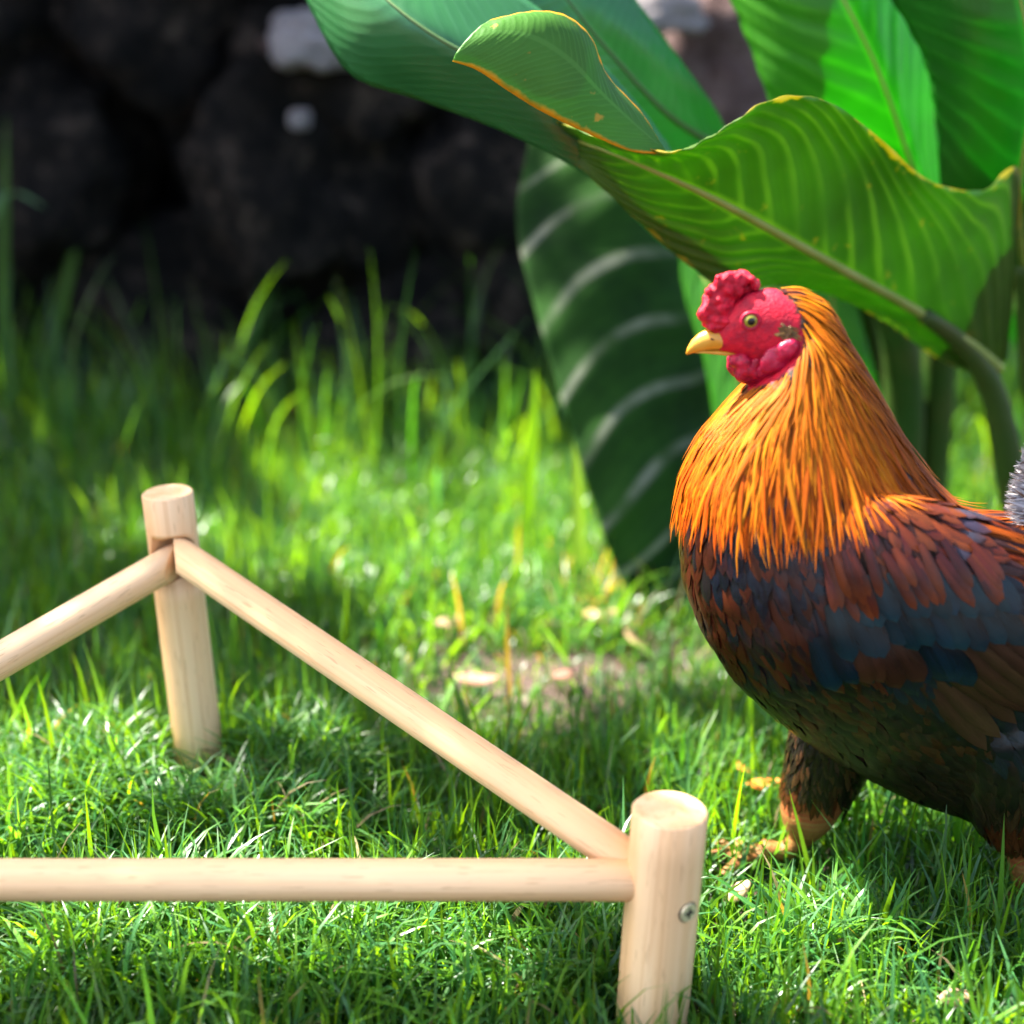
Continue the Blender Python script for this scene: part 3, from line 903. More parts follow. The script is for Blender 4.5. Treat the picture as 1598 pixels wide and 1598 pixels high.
# tail: dark sickles beyond the frame and a pale fluff tuft at its base
tl = Plume()
tail_v = []
def ribbon(pl_, pts, w0, cm, ce, ct, nrm=Vector((0, -1, 0))):
    b0 = len(pl_.v); n = len(pts); ru = random.random() * 9
    for k, p in enumerate(pts):
        t = k / (n - 1)
        d = (pts[min(k + 1, n - 1)] - pts[max(k - 1, 0)]).normalized(); side = d.cross(nrm).normalized()
        w = w0 * (.5 + .5 * math.sin(math.pi * (.15 + .8 * t))) * (1 if t < .85 else max(.08, (1 - t) / .15))
        for m in (-1, 0, 1):
            pl_.v.append(p + side * (w * .5 * m) - nrm * (0 if m else -.1 * w)); pl_.c.append((cm if m == 0 else ce).lerp(ct, t)); pl_.u.append((ru + m + 1, ru + t * 8))
    for k in range(n - 1):
        a = b0 + k * 3
        pl_.f += [(a, a + 1, a + 4, a + 3), (a + 1, a + 2, a + 5, a + 4)]
tail = empty('x', P(1700, 850)); bpy.data.objects.remove(tail)
tailm = None
for i in range(12):
    q = Plume(); s = -1 if i % 2 else 1
    b0_ = P(1700 + 4 * i, 850 - 3 * i, s * .012)
    top = P(1700 + 40 * i, 520 + 14 * i, s * (.015 + .01 * i % .03)); end = P(1860 + 34 * i, 620 + 40 * i, s * .03)
    pts = [(b0_ * (1 - t) ** 2 + top * 2 * t * (1 - t) + end * t * t) for t in np.linspace(0, 1, 12)]
    c = jc(V(.010, .030, .026), .3)
    ribbon(q, pts, .022, c, c * .8, c)
    if tailm is None: tailm = q.make('tail', rooster)
    else: q.make('feather', tailm)
fl = Plume()
for i in range(420):
    t = random.random(); 
    bx = 1640 - 6 * t * 4; by = 830 - 118 * t
    base = P(1612 - 10 * t + random.uniform(-8, 40), 820 - 110 * t + random.uniform(-12, 12), random.uniform(-.022, .022))
    tip = P(1572 + 34 * t * t + random.uniform(-9, 12), 815 - 110 * t + random.uniform(-18, 8) , random.uniform(-.026, .026))
    mid = (base + tip) / 2 + Vector((0, random.uniform(-.003, .003), random.uniform(-.002, .004)))
    g = random.uniform(.35, .75); c = V(g, g * .97, g * 1.0)
    if random.random() < .2: c = V(.22, .12, .08)
    ribbon(fl, [base, mid, tip], .0016, c, c, c)
o = fl.make('tail_fluff', rooster); o['kind'] = 'stuff'
o['label'] = 'pale grey downy tuft at the base of the tail'
# short bristle feathers round the ear
eb = Plume()
for i in range(40):
    c0, nn = on_body(random.gauss(1222, 7), random.gauss(517, 5))
    col = jc(V(.16, .085, .025), .5)
    tip = c0 + Vector((random.uniform(.003, .008), -.0015, random.uniform(-.0045, .001)))
    ribbon(eb, [c0 - nn * .0004, (c0 + tip) / 2 + nn * .0012, tip], .0016, col, col * .6, col)
o = eb.make('ear_plumage', rooster); o['kind'] = 'stuff'

# ------------------------------------------------------------------ broad leaved plant
def catmull(P_, n):
    P_ = np.asarray(P_, dtype=float); m = len(P_)
    E = np.concatenate([2 * P_[:1] - P_[1:2], P_, 2 * P_[-1:] - P_[-2:-1]])
    out = []
    for q in np.linspace(0, m - 1, n):
        i = min(int(q), m - 2); t = q - i
        a, b, c, d = E[i], E[i + 1], E[i + 2], E[i + 3]
        out.append(0.5 * ((2 * b) + (c - a) * t + (2 * a - 5 * b + 4 * c - d) * t * t + (3 * b - a - 3 * c + d) * t ** 3))
    return np.array(out)
def leaf(rows, mat, parent, nu=70, nv=24, corr=0.0, ncorr=20, skew=.35, label=None, rib=0.004, ribmat=None, thick=0.0007, midcol=None, rib_end=.15, oneside=False):
    """rows: cross rows from stalk to tip; each row lists (px, py, Y) from one margin over the midrib to the other"""
    G = np.array([[tuple(UY(a, b, c)) for a, b, c in r] for r in rows])
    A = np.array([catmull(G[i], nv) for i in range(len(G))])
    B = np.stack([catmull(A[:, j], nu) for j in range(nv)], 1)
    dU = np.gradient(B, axis=0); dV = np.gradient(B, axis=1)
    N = np.cross(dU, dV); N /= np.linalg.norm(N, axis=-1, keepdims=True) + 1e-9
    uu = np.linspace(0, 1, nu)[:, None]; vv = np.linspace(0, 1, nv)[None, :]
    av = vv if oneside else np.abs(vv - .5) * 2
    if corr > 0:
        h = np.sin((uu - skew * av ** 1.4) * ncorr * 2 * np.pi) * corr * (1.0 if oneside else np.clip(av * 4, 0, 1))
        B = B + N * h[..., None]
    uv = np.stack([uu + 0 * vv, vv + 0 * uu], -1).reshape(-1, 2)
    f = [(i * nv + j, i * nv + j + 1, (i + 1) * nv + j + 1, (i + 1) * nv + j) for i in range(nu - 1) for j in range(nv - 1)]
    o = build('leaf', B.reshape(-1, 3), f, mat, parent, None, uv)
    md = o.modifiers.new('thickness', 'SOLIDIFY'); md.thickness = thick; md.offset = 0
    if label: o['label'] = label
    if rib > 0:
        mid = B[:, nv // 2] * .5 + B[:, (nv - 1) // 2] * .5
        nm = N[:, nv // 2]
        vs = []; fs = []; ns = 10
        for k in range(nu):
            d = mid[min(k + 1, nu - 1)] - mid[max(k - 1, 0)]; d /= np.linalg.norm(d) + 1e-9
            sd_ = np.cross(d, nm[k]); sd_ /= np.linalg.norm(sd_) + 1e-9
            r = rib * (1 - (1 - rib_end) * k / (nu - 1))
            for i in range(ns):
                a = 2 * math.pi * i / ns
                vs.append(mid[k] + sd_ * r * math.cos(a) + nm[k] * r * .9 * math.sin(a))
        for k in range(nu - 1):
            for i in range(ns):
                fs.append((k * ns + i, k * ns + (i + 1) % ns, (k + 1) * ns + (i + 1) % ns, (k + 1) * ns + i))
        build('midrib', vs, fs, ribmat or RIB, o)
    return o
RIB = mat_plain('midrib_green', (0.16, 0.21, 0.025), 0.5, 0.4, 200, .2, .001, (0.22, 0.24, 0.05), 30)
RIBD = mat_plain('midrib_dark', (0.06, 0.12, 0.03), 0.5, 0.4, 200, .2, .001)
L_FRONT = mat_leaf('leaf_front', (0.060, 0.135, 0.007), (0.036, 0.090, 0.005), (0.14, 0.20, 0.022), 19, .30, .50, .45, (0.36, 0.24, 0.012), .30, spots=.35)
L_CURL = mat_leaf('leaf_curl', (0.06, 0.19, 0.02), (0.04, 0.13, 0.015), (0.07, 0.20, 0.03), 34, .2, .35, .5, (0.52, 0.23, 0.006), .4, spots=.8, spec=.22, marg=(.88, .97, 1.0), bumpk=.06)
L_BLUE = mat_leaf('leaf_glossy', (0.035, 0.165, 0.050), (0.020, 0.115, 0.032), (0.05, 0.19, 0.070), 26, .25, .35, .30, None, .3, bumpk=.10)
L_BRIGHT = mat_leaf('leaf_bright', (0.05, 0.24, 0.010), (0.03, 0.18, 0.008), (0.10, 0.32, 0.02), 14, .35, .55, .4, None, .3)
L_DEEP = mat_leaf('leaf_deep', (0.015, 0.15, 0.010), (0.010, 0.10, 0.008), (0.03, 0.20, 0.02), 12, .3, .45, .38, None, .3)
L_OLD = mat_leaf('leaf_hanging', (0.020, 0.070, 0.008), (0.005, 0.022, 0.004), (0.30, 0.30, 0.24), 9.0, .17, .15, .7, None, .13, oneside=True, spec=.12)
STALKM = mat_plain('stalk_green', (0.018, 0.055, 0.007), 0.5, 0.2, 40, .3, .004, (0.045, 0.06, 0.012), 12)
plant_base = UG(1545, 900); plant_base.y = 1.30; plant_base.x = 0.50; plant_base.z = 0
plant = empty('broad_leaf_plant', plant_base)
tag(plant, 'large tropical plant with broad ribbed green leaves arching over the rooster', 'plant')
# front leaf whose rear half stands up in a wavy margin
rowsA = [[(1545, 592, 1.20), (1552, 585, 1.20), (1560, 575, 1.20), (1566, 565, 1.20), (1572, 556, 1.20)],
         [(1465, 560, 1.19), (1490, 552, 1.19), (1515, 538, 1.18), (1556, 430, 1.17), (1593, 276, 1.16)],
         [(1385, 505, 1.15), (1400, 498, 1.15), (1425, 482, 1.14), (1485, 385, 1.13), (1532, 298, 1.12)],
         [(1300, 462, 1.12), (1315, 450, 1.11), (1335, 432, 1.10), (1400, 335, 1.09), (1450, 282, 1.08)],
         [(1215, 445, 1.09), (1225, 418, 1.08), (1245, 382, 1.07), (1318, 260, 1.06), (1372, 215, 1.05)],
         [(1140, 455, 1.07), (1145, 400, 1.06), (1155, 332, 1.045), (1235, 215, 1.03), (1290, 158, 1.02)],
         [(1070, 410, 1.06), (1075, 350, 1.05), (1085, 296, 1.03), (1145, 222, 1.01), (1205, 155, 1.00)],
         [(985, 335, 1.05), (995, 300, 1.04), (1010, 262, 1.02), (1070, 243, 1.00), (1118, 208, .985)],
         [(905, 262, 1.065), (920, 250, 1.055), (940, 233, 1.035), (1000, 240, .99), (1050, 237, .975)],
         [(860, 226, 1.095), (868, 220, 1.09), (882, 212, 1.08), (905, 210, 1.04), (935, 214, 1.00)],
         [(815, 190, 1.13), (820, 186, 1.125), (826, 182, 1.12), (834, 180, 1.10), (845, 178, 1.08)]]
leaf(rowsA, L_FRONT, plant, 130, 40, .0009, 19, .30, 'front leaf with a wavy yellowing upper margin', .0048)
rowsC = [[(1045, 240, .985), (1043, 238, .985), (1040, 236, .985), (1038, 234, .985), (1036, 232, .985)],
         [(985, 236, .972), (990, 215, .976), (995, 198, .98), (998, 185, .985), (1000, 175, .99)],
         [(910, 205, .962), (925, 170, .966), (938, 145, .972), (945, 128, .98), (948, 118, .988)],
         [(845, 174, .957), (868, 130, .960), (890, 95, .966), (908, 68, .974), (922, 58, .984)],
         [(790, 140, .955), (812, 95, .957), (836, 60, .962), (860, 34, .970), (882, 24, .980)],
         [(745, 110, .955), (760, 80, .956), (780, 50, .960), (805, 27, .968), (830, 18, .976)],
         [(706, 96, .955), (712, 82, .955), (728, 62, .958), (748, 42, .963), (768, 30, .968)]]
leaf(rowsC, L_CURL, plant, 60, 24, .0002, 14, .2, 'curled leaf tip with orange yellow blotches on its rim', 0)
rowsB = [[(1190, 440, 1.14), (1190, 430, 1.14), (1190, 420, 1.14), (1190, 410, 1.14), (1190, 400, 1.14)],
         [(1060, 402, 1.10), (1065, 375, 1.10), (1075, 345, 1.10), (1085, 320, 1.11), (1095, 300, 1.12)],
         [(930, 285, 1.07), (945, 255, 1.07), (960, 225, 1.08), (985, 200, 1.09), (1010, 180, 1.10)],
         [(800, 212, 1.06), (815, 170, 1.05), (835, 130, 1.05), (865, 95, 1.07), (900, 60, 1.09)],
         [(660, 158, 1.07), (680, 115, 1.05), (705, 72, 1.04), (740, 25, 1.06), (780, -30, 1.09)],
         [(548, 116, 1.09), (575, 60, 1.06), (610, 5, 1.05), (650, -45, 1.07), (700, -90, 1.10)],
         [(485, 15, 1.11), (510, -30, 1.09), (540, -70, 1.08), (575, -110, 1.09), (610, -140, 1.11)],
         [(455, -60, 1.13), (465, -95, 1.12), (480, -130, 1.12), (500, -155, 1.12), (520, -180, 1.13)]]
leaf(rowsB, L_BLUE, plant, 90, 26, .0002, 26, .25, 'long glossy bluish green leaf reaching to the upper left', .003, RIBD)
rowsB2 = [[(1150, 260, 1.25), (1145, 250, 1.25), (1140, 240, 1.25), (1140, 230, 1.25), (1140, 215, 1.25)],
          [(1000, 250, 1.20), (1020, 215, 1.20), (1045, 180, 1.20), (1075, 165, 1.21), (1110, 160, 1.22)],
          [(880, 190, 1.17), (910, 130, 1.16), (950, 80, 1.17), (1000, 70, 1.18), (1048, 75, 1.2)],
          [(780, 110, 1.16), (820, 40, 1.14), (870, -20, 1.15), (930, -20, 1.17), (985, -10, 1.19)],
          [(700, 20, 1.17), (740, -60, 1.15), (790, -120, 1.15), (850, -120, 1.17), (910, -110, 1.19)]]
leaf(rowsB2, L_BLUE, plant, 60, 24, .0003, 11, .3, 'broad bluish leaf behind the curled tip', .003, RIBD)
rowsD = [[(1500, 420, 1.34), (1505, 420, 1.34), (1510, 420, 1.34), (1515, 420, 1.34), (1520, 420, 1.34)],
         [(1300, 340, 1.28), (1370, 320, 1.27), (1440, 300, 1.27), (1455, 290, 1.28), (1470, 280, 1.30)],
         [(1215, 190, 1.25), (1290, 150, 1.23), (1370, 110, 1.23), (1410, 100, 1.25), (1450, 90, 1.28)],
         [(1165, 60, 1.26), (1225, 10, 1.23), (1290, -50, 1.22), (1350, -70, 1.24), (1410, -80, 1.28)],
         [(1115, -60, 1.28), (1160, -120, 1.25), (1210, -190, 1.24), (1270, -210, 1.26), (1330, -220, 1.3)]]
leaf(rowsD, L_BRIGHT, plant, 90, 30, .0009, 9, .35, 'bright sunlit leaf in the upper right with pale veins', .003)
rowsE = [[(1590, 420, 1.26), (1594, 420, 1.26), (1598, 420, 1.26), (1602, 420, 1.26), (1606, 420, 1.26)],
         [(1480, 320, 1.22), (1530, 310, 1.21), (1590, 300, 1.20), (1660, 290, 1.21), (1730, 300, 1.23)],
         [(1462, 200, 1.20), (1530, 170, 1.17), (1610, 140, 1.16), (1700, 130, 1.18), (1790, 150, 1.22)],
         [(1440, 90, 1.19), (1510, 40, 1.15), (1590, -10, 1.14), (1690, -40, 1.17), (1790, -30, 1.22)],
         [(1375, -30, 1.20), (1450, -90, 1.16), (1540, -150, 1.15), (1640, -180, 1.18), (1740, -180, 1.23)]]
leaf(rowsE, L_DEEP, plant, 90, 30, .0009, 10, .35, 'deep green leaf at the right edge of the picture', .003)
rowsH = [[(1020, 190, 1.46), (1000, 185, 1.45), (965, 180, 1.44), (900, 190, 1.43), (830, 200, 1.43)],
         [(1085, 340, 1.44), (1040, 330, 1.42), (980, 320, 1.40), (890, 330, 1.39), (806, 345, 1.39)],
         [(1110, 500, 1.42), (1065, 490, 1.39), (1005, 480, 1.37), (920, 490, 1.35), (840, 500, 1.35)],
         [(1130, 660, 1.40), (1085, 650, 1.37), (1030, 640, 1.34), (955, 645, 1.32), (885, 655, 1.32)],
         [(1140, 800, 1.37), (1105, 795, 1.34), (1060, 790, 1.32), (995, 795, 1.30), (930, 800, 1.30)],
         [(1110, 905, 1.34), (1085, 905, 1.32), (1055, 905, 1.31), (1015, 910, 1.30), (975, 915, 1.30)],
         [(1060, 960, 1.32), (1052, 960, 1.31), (1045, 960, 1.31), (1038, 960, 1.31), (1030, 960, 1.31)]]
leaf(rowsH, L_OLD, plant, 200, 30, .0012, 9, .17, 'dark hanging leaf with pale grey pleats behind the rooster', 0, oneside=True)
rowsF = [[(1080, 380, 1.36), (1070, 385, 1.36), (1060, 390, 1.36)], [(1150, 450, 1.34), (1110, 455, 1.34), (1068, 460, 1.35)], [(1190, 560, 1.33), (1145, 560, 1.32), (1098, 560, 1.33)],
         [(1210, 680, 1.31), (1165, 680, 1.30), (1120, 680, 1.31)], [(1200, 800, 1.29), (1175, 800, 1.29), (1150, 800, 1.29)]]
leaf(rowsF, L_BRIGHT, plant, 50, 12, .001, 8, .2, 'pale green leaf hanging just behind the beak', .0015)
rowsG = [[(1330, 420, 1.36), (1300, 405, 1.36), (1262, 410, 1.36)], [(1340, 480, 1.35), (1300, 480, 1.35), (1262, 480, 1.35)], [(1360, 560, 1.34), (1320, 565, 1.34), (1285, 570, 1.34)], [(1380, 640, 1.34), (1360, 640, 1.34), (1340, 640, 1.34)]]
leaf(rowsG, L_BRIGHT, plant, 40, 12, .001, 8, .2, 'pale green leaf behind the nape of the rooster', .0015)
rowsI = [[(1690, 640, 1.5), (1640, 600, 1.5), (1600, 560, 1.5)], [(1720, 560, 1.5), (1650, 520, 1.49), (1575, 520, 1.5)], [(1720, 470, 1.5), (1650, 430, 1.49), (1572, 430, 1.5)], [(1700, 390, 1.5), (1660, 380, 1.5), (1610, 385, 1.5)]]
leaf(rowsI, L_BRIGHT, plant, 40, 14, .001, 8, .2, 'bright leaf at the right edge behind the stalk', .0015)
rowsJ = [[(1488, 330, 1.42), (1478, 330, 1.42), (1468, 330, 1.42)], [(1478, 220, 1.42), (1460, 220, 1.42), (1440, 220, 1.42)], [(1475, 120, 1.42), (1455, 110, 1.42), (1440, 100, 1.42)], [(1462, 60, 1.43), (1455, 60, 1.43), (1448, 60, 1.43)]]
leaf(rowsJ, L_BLUE, plant, 30, 10, 0, 8, .2, 'narrow pale leaf seen in the gap between two big leaves', .001)
def stalk(pts, r0, r1, flat=1.0):
    W = catmull([tuple(UY(*p)) for p in pts], 26); vs = []; fs = []; ns = 14
    for k in range(26):
        d = W[min(k + 1, 25)] - W[max(k - 1, 0)]; d /= np.linalg.norm(d)
        s_ = np.cross(d, (0, 1, 0)); s_ /= np.linalg.norm(s_); u_ = np.cross(s_, d)
        r = r0 + (r1 - r0) * k / 25
        for i in range(ns):
            a = 2 * math.pi * i / ns
            vs.append(W[k] + s_ * r * math.cos(a) + u_ * r * flat * math.sin(a))
    for k in range(25):
        for i in range(ns): fs.append((k * ns + i, k * ns + (i + 1) % ns, (k + 1) * ns + (i + 1) % ns, (k + 1) * ns + i))
    fs.append(tuple(range(ns))[::-1]); fs.append(tuple(25 * ns + i for i in range(ns)))
    return build('stalk', vs, fs, STALKM, plant)
stalk([(1600, 1000, 1.22), (1590, 820, 1.22), (1568, 690, 1.21), (1545, 600, 1.20), (1500, 535, 1.18), (1440, 490, 1.145)], .017, .006)
stalk([(1390, 980, 1.40), (1400, 800, 1.39), (1410, 640, 1.38), (1400, 520, 1.36), (1360, 430, 1.34)], .026, .014)
stalk([(1440, 980, 1.42), (1448, 780, 1.42), (1462, 620, 1.40), (1470, 500, 1.38), (1480, 400, 1.36)], .022, .012)
stalk([(1345, 980, 1.44), (1350, 760, 1.44), (1355, 600, 1.42), (1345, 480, 1.40), (1330, 380, 1.38)], .022, .012)
stalk([(1660, 1000, 1.3), (1640, 800, 1.3), (1620, 640, 1.29), (1605, 500, 1.28), (1598, 410, 1.26)], .016, .010)

# ------------------------------------------------------------------ fallen leaves
def fallen(px, py, size, col, col2, label, z=.012, rot=0, tilt=(.2, .1)):
    c = UG(px, py, z)
    c.z = float(gz(c.x, c.y)) + z
    m = mat_plain('dry_leaf', col, .6, .3, 300, .4, .001, col2, 60)
    vs = []; fs = []; n = 10
    M = Matrix.Rotation(rot, 3, 'Z') @ Matrix.Rotation(tilt[0], 3, 'X') @ Matrix.Rotation(tilt[1], 3, 'Y')
    for k in range(n):
        t = k / (n - 1); w = size * .21 * math.sin(math.pi * min(1, .04 + t * .96)) ** .8
        for m_ in (-1, 0, 1):
            vs.append(c + M @ Vector(((t - .5) * size, w * m_, .18 * w * abs(m_) + .12 * size * (t - .5) ** 2 * 4)))
    for k in range(n - 1):
        a = k * 3; fs += [(a, a + 1, a + 4, a + 3), (a + 1, a + 2, a + 5, a + 4)]
    o = build('fallen_leaf', vs, fs, m, None, loc=c)
    md = o.modifiers.new('thickness', 'SOLIDIFY'); md.thickness = .0005
    tag(o, label, 'leaf', 'fallen leaves on the lawn')
fallen(1190, 1240, .030, (.50, .16, .02), (.40, .10, .02), 'orange fallen leaf in the grass nearest the thigh of the rooster', .028, .4)
fallen(1158, 1212, .022, (.50, .20, .03), (.42, .14, .02), 'smaller orange fallen leaf just left of the orange one by the thigh', .026, 1.8)
fallen(742, 1066, .040, (.30, .15, .11), (.18, .08, .05), 'pinkish brown fallen leaf on bare soil behind the long slanting bar', .02, .15)
fallen(880, 1075, .035, (.20, .09, .06), (.12, .06, .05), 'dark reddish fallen leaf on the bare soil patch', .012, 1.0)
fallen(935, 965, .045, (.32, .24, .10), (.22, .14, .06), 'straw yellow fallen leaf in the sunny patch under the hanging leaf', .03, .6, (.5, .2))
fallen(990, 1000, .04, (.30, .21, .10), (.2, .12, .06), 'tan fallen leaf right of the straw yellow one', .02, 2.1, (.4, -.2))
fallen(700, 985, .04, (.27, .18, .11), (.16, .1, .06), 'pale brown fallen leaf at the far side of the bare soil', .02, .9)
fallen(1490, 1548, .026, (.36, .22, .16), (.26, .14, .08), 'curled brown fallen leaf in the foreground grass at lower right', .03, .3, (.6, .2))
fallen(1150, 1385, .026, (.58, .40, .24), (.46, .28, .14), 'pale tan fallen leaf by the toes of the rooster', .02, .8, (.5, -.3))

# ------------------------------------------------------------------ grass
def blades(n, ylo, yhi, lenf, widf, tall=0.0, dens=None, xs=(.43, .16)):
    y = rng.uniform(ylo ** 2, yhi ** 2, n) ** .5
    x = rng.uniform(-1, 1, n) * (y * xs[0] + xs[1])
    keep = np.ones(n, bool)
    if dens is not None: keep &= rng.random(n) < dens(x, y)
    keep &= (x - REAR.x) ** 2 + (y - REAR.y) ** 2 > .022 ** 2
    keep &= (x - fp_bot.x) ** 2 + (y - PERCH_F) ** 2 > .026 ** 2
    return x[keep], y[keep]
def pix(x, y, z=0.0):
    vx, vy, vz = x, y, z - CAMH
    zc = vy * cth - vz * sth; up = vy * sth + vz * cth
    return 799 + FPX * vx / zc, 799 - FPX * up / zc
def bare(px, py):
    return np.clip(1.25 - np.hypot((px - 860) / 300, (py - 1075) / 110), 0, 1)
def density(x, y):
    px, py = pix(x, y)
    clump = .55 + .45 * np.sin(x * 31 + 2 * np.sin(y * 23)) * np.sin(y * 37 + 1.5 * np.sin(x * 19))
    return np.clip((.45 + .55 * clump) * (1 - .93 * bare(px, py)), 0.0, 1)
def make_blades(x, y, L, W, lean, col, segs=5, curl=None):
    n = len(x)
    th = rng.uniform(0, 2 * np.pi, n)
    d = np.stack([np.cos(th), np.sin(th), np.zeros(n)], 1)
    fa = th + np.pi / 2 + rng.normal(0, .5, n)
    sd_ = np.stack([np.cos(fa), np.sin(fa), np.zeros(n)], 1)
    base = np.stack([x, y, gz(x, y) - .003], 1)
    k = segs
    V_ = np.zeros((n, k, 2, 3)); C_ = np.zeros((n, k, 2, 3))
    ang0 = rng.normal(0, .30, n); p = base.copy()
    for i in range(k):
        t = i / (k - 1)
        wprof = np.minimum(1.0, .55 + 1.2 * t) * (1 - t ** 2.2) + .02
        hw = (W * wprof * .5)[:, None]
        tw = sd_ + np.array([0, 0, .15]) * np.sin(t * 3 + th)[:, None]
        V_[:, i, 0] = p - tw * hw; V_[:, i, 1] = p + tw * hw
        shade = .55 + .45 * min(1, t * 1.6)
        C_[:, i, :, :] = (col * 1.0)[:, None, :]
        if i < k - 1:
            a = ang0 + lean * (t + .5 / (k - 1)) ** 1.2
            step = (L / (k - 1))[:, None]
            p = p + (d * np.sin(a)[:, None] + np.array([0, 0, 1.0]) * np.cos(a)[:, None]) * step
            p[:, 2] = np.maximum(p[:, 2], gz(p[:, 0], p[:, 1]) + .002)
    idx = np.arange(n * k * 2).reshape(n, k, 2)
    q = np.stack([idx[:, :-1, 0], idx[:, :-1, 1], idx[:, 1:, 1], idx[:, 1:, 0]], -1).reshape(-1, 4)
    return V_.reshape(-1, 3), q, C_.reshape(-1, 3)
GV, GQ, GC = [], [], []; goff = 0
def put(v, q, c):
    global goff
    GV.append(v); GQ.append(q + goff); GC.append(c); goff += len(v)
def gcol(n, x, y):
    g = rng.random(n)[:, None]
    a = np.array([.024, .112, .022]); b = np.array([.105, .240, .012]); c = np.array([.048, .160, .070])
    col = a * (1 - g) + b * g
    m = rng.random(n) < .4; col[m] = col[m] * .5 + c * .5
    px, py = pix(x, y)
    dryp = .02 + .35 * np.clip(1 - np.hypot((px - 960) / 130, (py - 960) / 70), 0, 1) + .12 * bare(px, py)
    m = rng.random(n) < dryp; col[m] = np.array([.24, .19, .10]) * rng.uniform(.5, 1.2, (m.sum(), 1))
    return col * rng.uniform(.55, 1.15, (n, 1))
for (n, lo, hi, l0, l1, w0, w1, le) in ((46000, .50, 1.15, .030, .080, .0018, .0042, 1.7), (40000, 1.15, 2.0, .030, .075, .0026, .0050, 1.4), (26000, 2.0, 3.2, .05, .10, .0040, .007, 1.0), (12000, 3.2, 6.0, .06, .13, .007, .012, 1.0)):
    x, y = blades(n, lo, hi, None, None, dens=density)
    m = len(x)
    L = rng.uniform(l0, l1, m) * rng.choice([.7, 1.0, 1.25], m, p=[.35, .5, .15])
    px, py = pix(x, y)
    # shorter where the rear post's foot shows
    near_post = np.exp(-(((x - REAR.x) / .05) ** 2 + ((y - (REAR.y - .07)) / .07) ** 2))
    L *= 1 - .62 * near_post
    L *= 1 - .5 * np.exp(-(((px - 830) / 330) ** 4 + ((py - 1110) / 110) ** 4))
    L *= 1 - .62 * np.exp(-(((px - 1200) / 110) ** 2 + ((py - 1420) / 75) ** 2))
    W = rng.uniform(w0, w1, m)
    lean = np.abs(rng.normal(.55, .55, m)) * le
    put(*make_blades(x, y, L, W, lean, gcol(m, x, y), 5))
# thatch: short lying blades and dry bits
x, y = blades(26000, .50, 1.9, None, None, dens=lambda a, b: .35 + .65 * density(a, b)); m = len(x)
put(*make_blades(x, y, rng.uniform(.02, .05, m), rng.uniform(.0018, .0032, m), rng.uniform(1.3, 2.2, m), gcol(m, x, y) * rng.choice([.6, 1.0], (m, 1)), 4))
# upright taller blades through the lawn
x, y = blades(2600, .75, 1.7, None, None, dens=density); m = len(x)
px, py = pix(x, y); ok = ~((px > 180) & (px < 420) & (py > 1150) & (py < 1420)); x, y = x[ok], y[ok]; m = len(x)
put(*make_blades(x, y, rng.uniform(.07, .115, m), rng.uniform(.003, .0048, m), np.abs(rng.normal(.35, .3, m)), gcol(m, x, y), 6))
# bent blades laid over the sun patches, coloured brighter to strengthen the light
xs_, ys_ = [], []
for (ax, bx, ay, by, k) in ((-60, 560, 1205, 1345, 2600), (60, 980, 1405, 1560, 2600), (1200, 1400, 1440, 1500, 200), (480, 1000, 740, 1000, 1500)):
    g = [UG(rng.uniform(ax, bx), rng.uniform(ay, by), .02) for _ in range(k)]
    xs_ += [p.x for p in g]; ys_ += [p.y for p in g]
x, y = np.array(xs_), np.array(ys_); m = len(x)
far = (x - REAR.x) ** 2 + (y - REAR.y) ** 2 > .045 ** 2; x, y = x[far], y[far]; m = len(x)
px, py = pix(x, y); Lm = rng.uniform(.05, .095, m) * np.where((px > 215) & (px < 410) & (py < 1330), .45, 1.0)
put(*make_blades(x, y, Lm, rng.uniform(.0022, .0046, m), rng.uniform(1.1, 2.3, m), gcol(m, x, y) * 1.15, 7))
# thin arching stems before the rock
x, y = blades(330, 1.55, 2.0, None, None); m = len(x)
put(*make_blades(x, y, rng.uniform(.16, .32, m), rng.uniform(.0028, .0055, m), rng.uniform(.3, 1.9, m), gcol(m, x, y), 9))
# tall tufts in front of the rock
x, y = blades(1500, 1.7, 2.1, None, None); m = len(x)
put(*make_blades(x, y, rng.uniform(.09, .17, m), rng.uniform(.005, .008, m), np.abs(rng.normal(.6, .35, m)), gcol(m, x, y), 6))
grass = quadmesh('lawn_grass', np.concatenate(GV), np.concatenate(GQ), np.concatenate(GC), GRASS)
tag(grass, 'green lawn grass covering the ground', 'grass', kind='stuff')
# single tall blades that stand out
def tall_blade(pts, w, col, label):
    W_ = catmull([tuple(UY(*p)) for p in pts], 14); vs = []; fs = []
    for k in range(14):
        t = k / 13; ww = w * (1 - t ** 3) * .5 + .0003
        for m_ in (-1, 0, 1): vs.append(W_[k] + np.array([ww * m_, .25 * ww * (m_ != 0), 0]))
    for k in range(13):
        a = k * 3; fs += [(a, a + 1, a + 4, a + 3), (a + 1, a + 2, a + 5, a + 4)]
    o = build('grass_blade', vs, fs, GRASS, None, [col] * len(vs), loc=tuple(W_[0]))
    tag(o, label, 'grass blade', 'tall grass blades before the rock')
tall_blade([(340, 690, 2.0), (365, 600, 2.0), (395, 520, 2.0), (420, 455, 1.99), (450, 460, 1.98)], .017, (.06, .17, .03), 'tall grass blade with bent tip before the middle of the dark rock')
tall_blade([(75, 600, 2.0), (90, 500, 2.0), (110, 420, 2.0), (125, 350, 2.0)], .016, (.06, .15, .02), 'faint upright grass blade left of the dark rock')
tall_blade([(10, 640, 1.9), (4, 480, 1.9), (6, 330, 1.9), (10, 180, 1.9)], .016, (.05, .14, .02), 'very tall grass blade at the left edge of the picture')
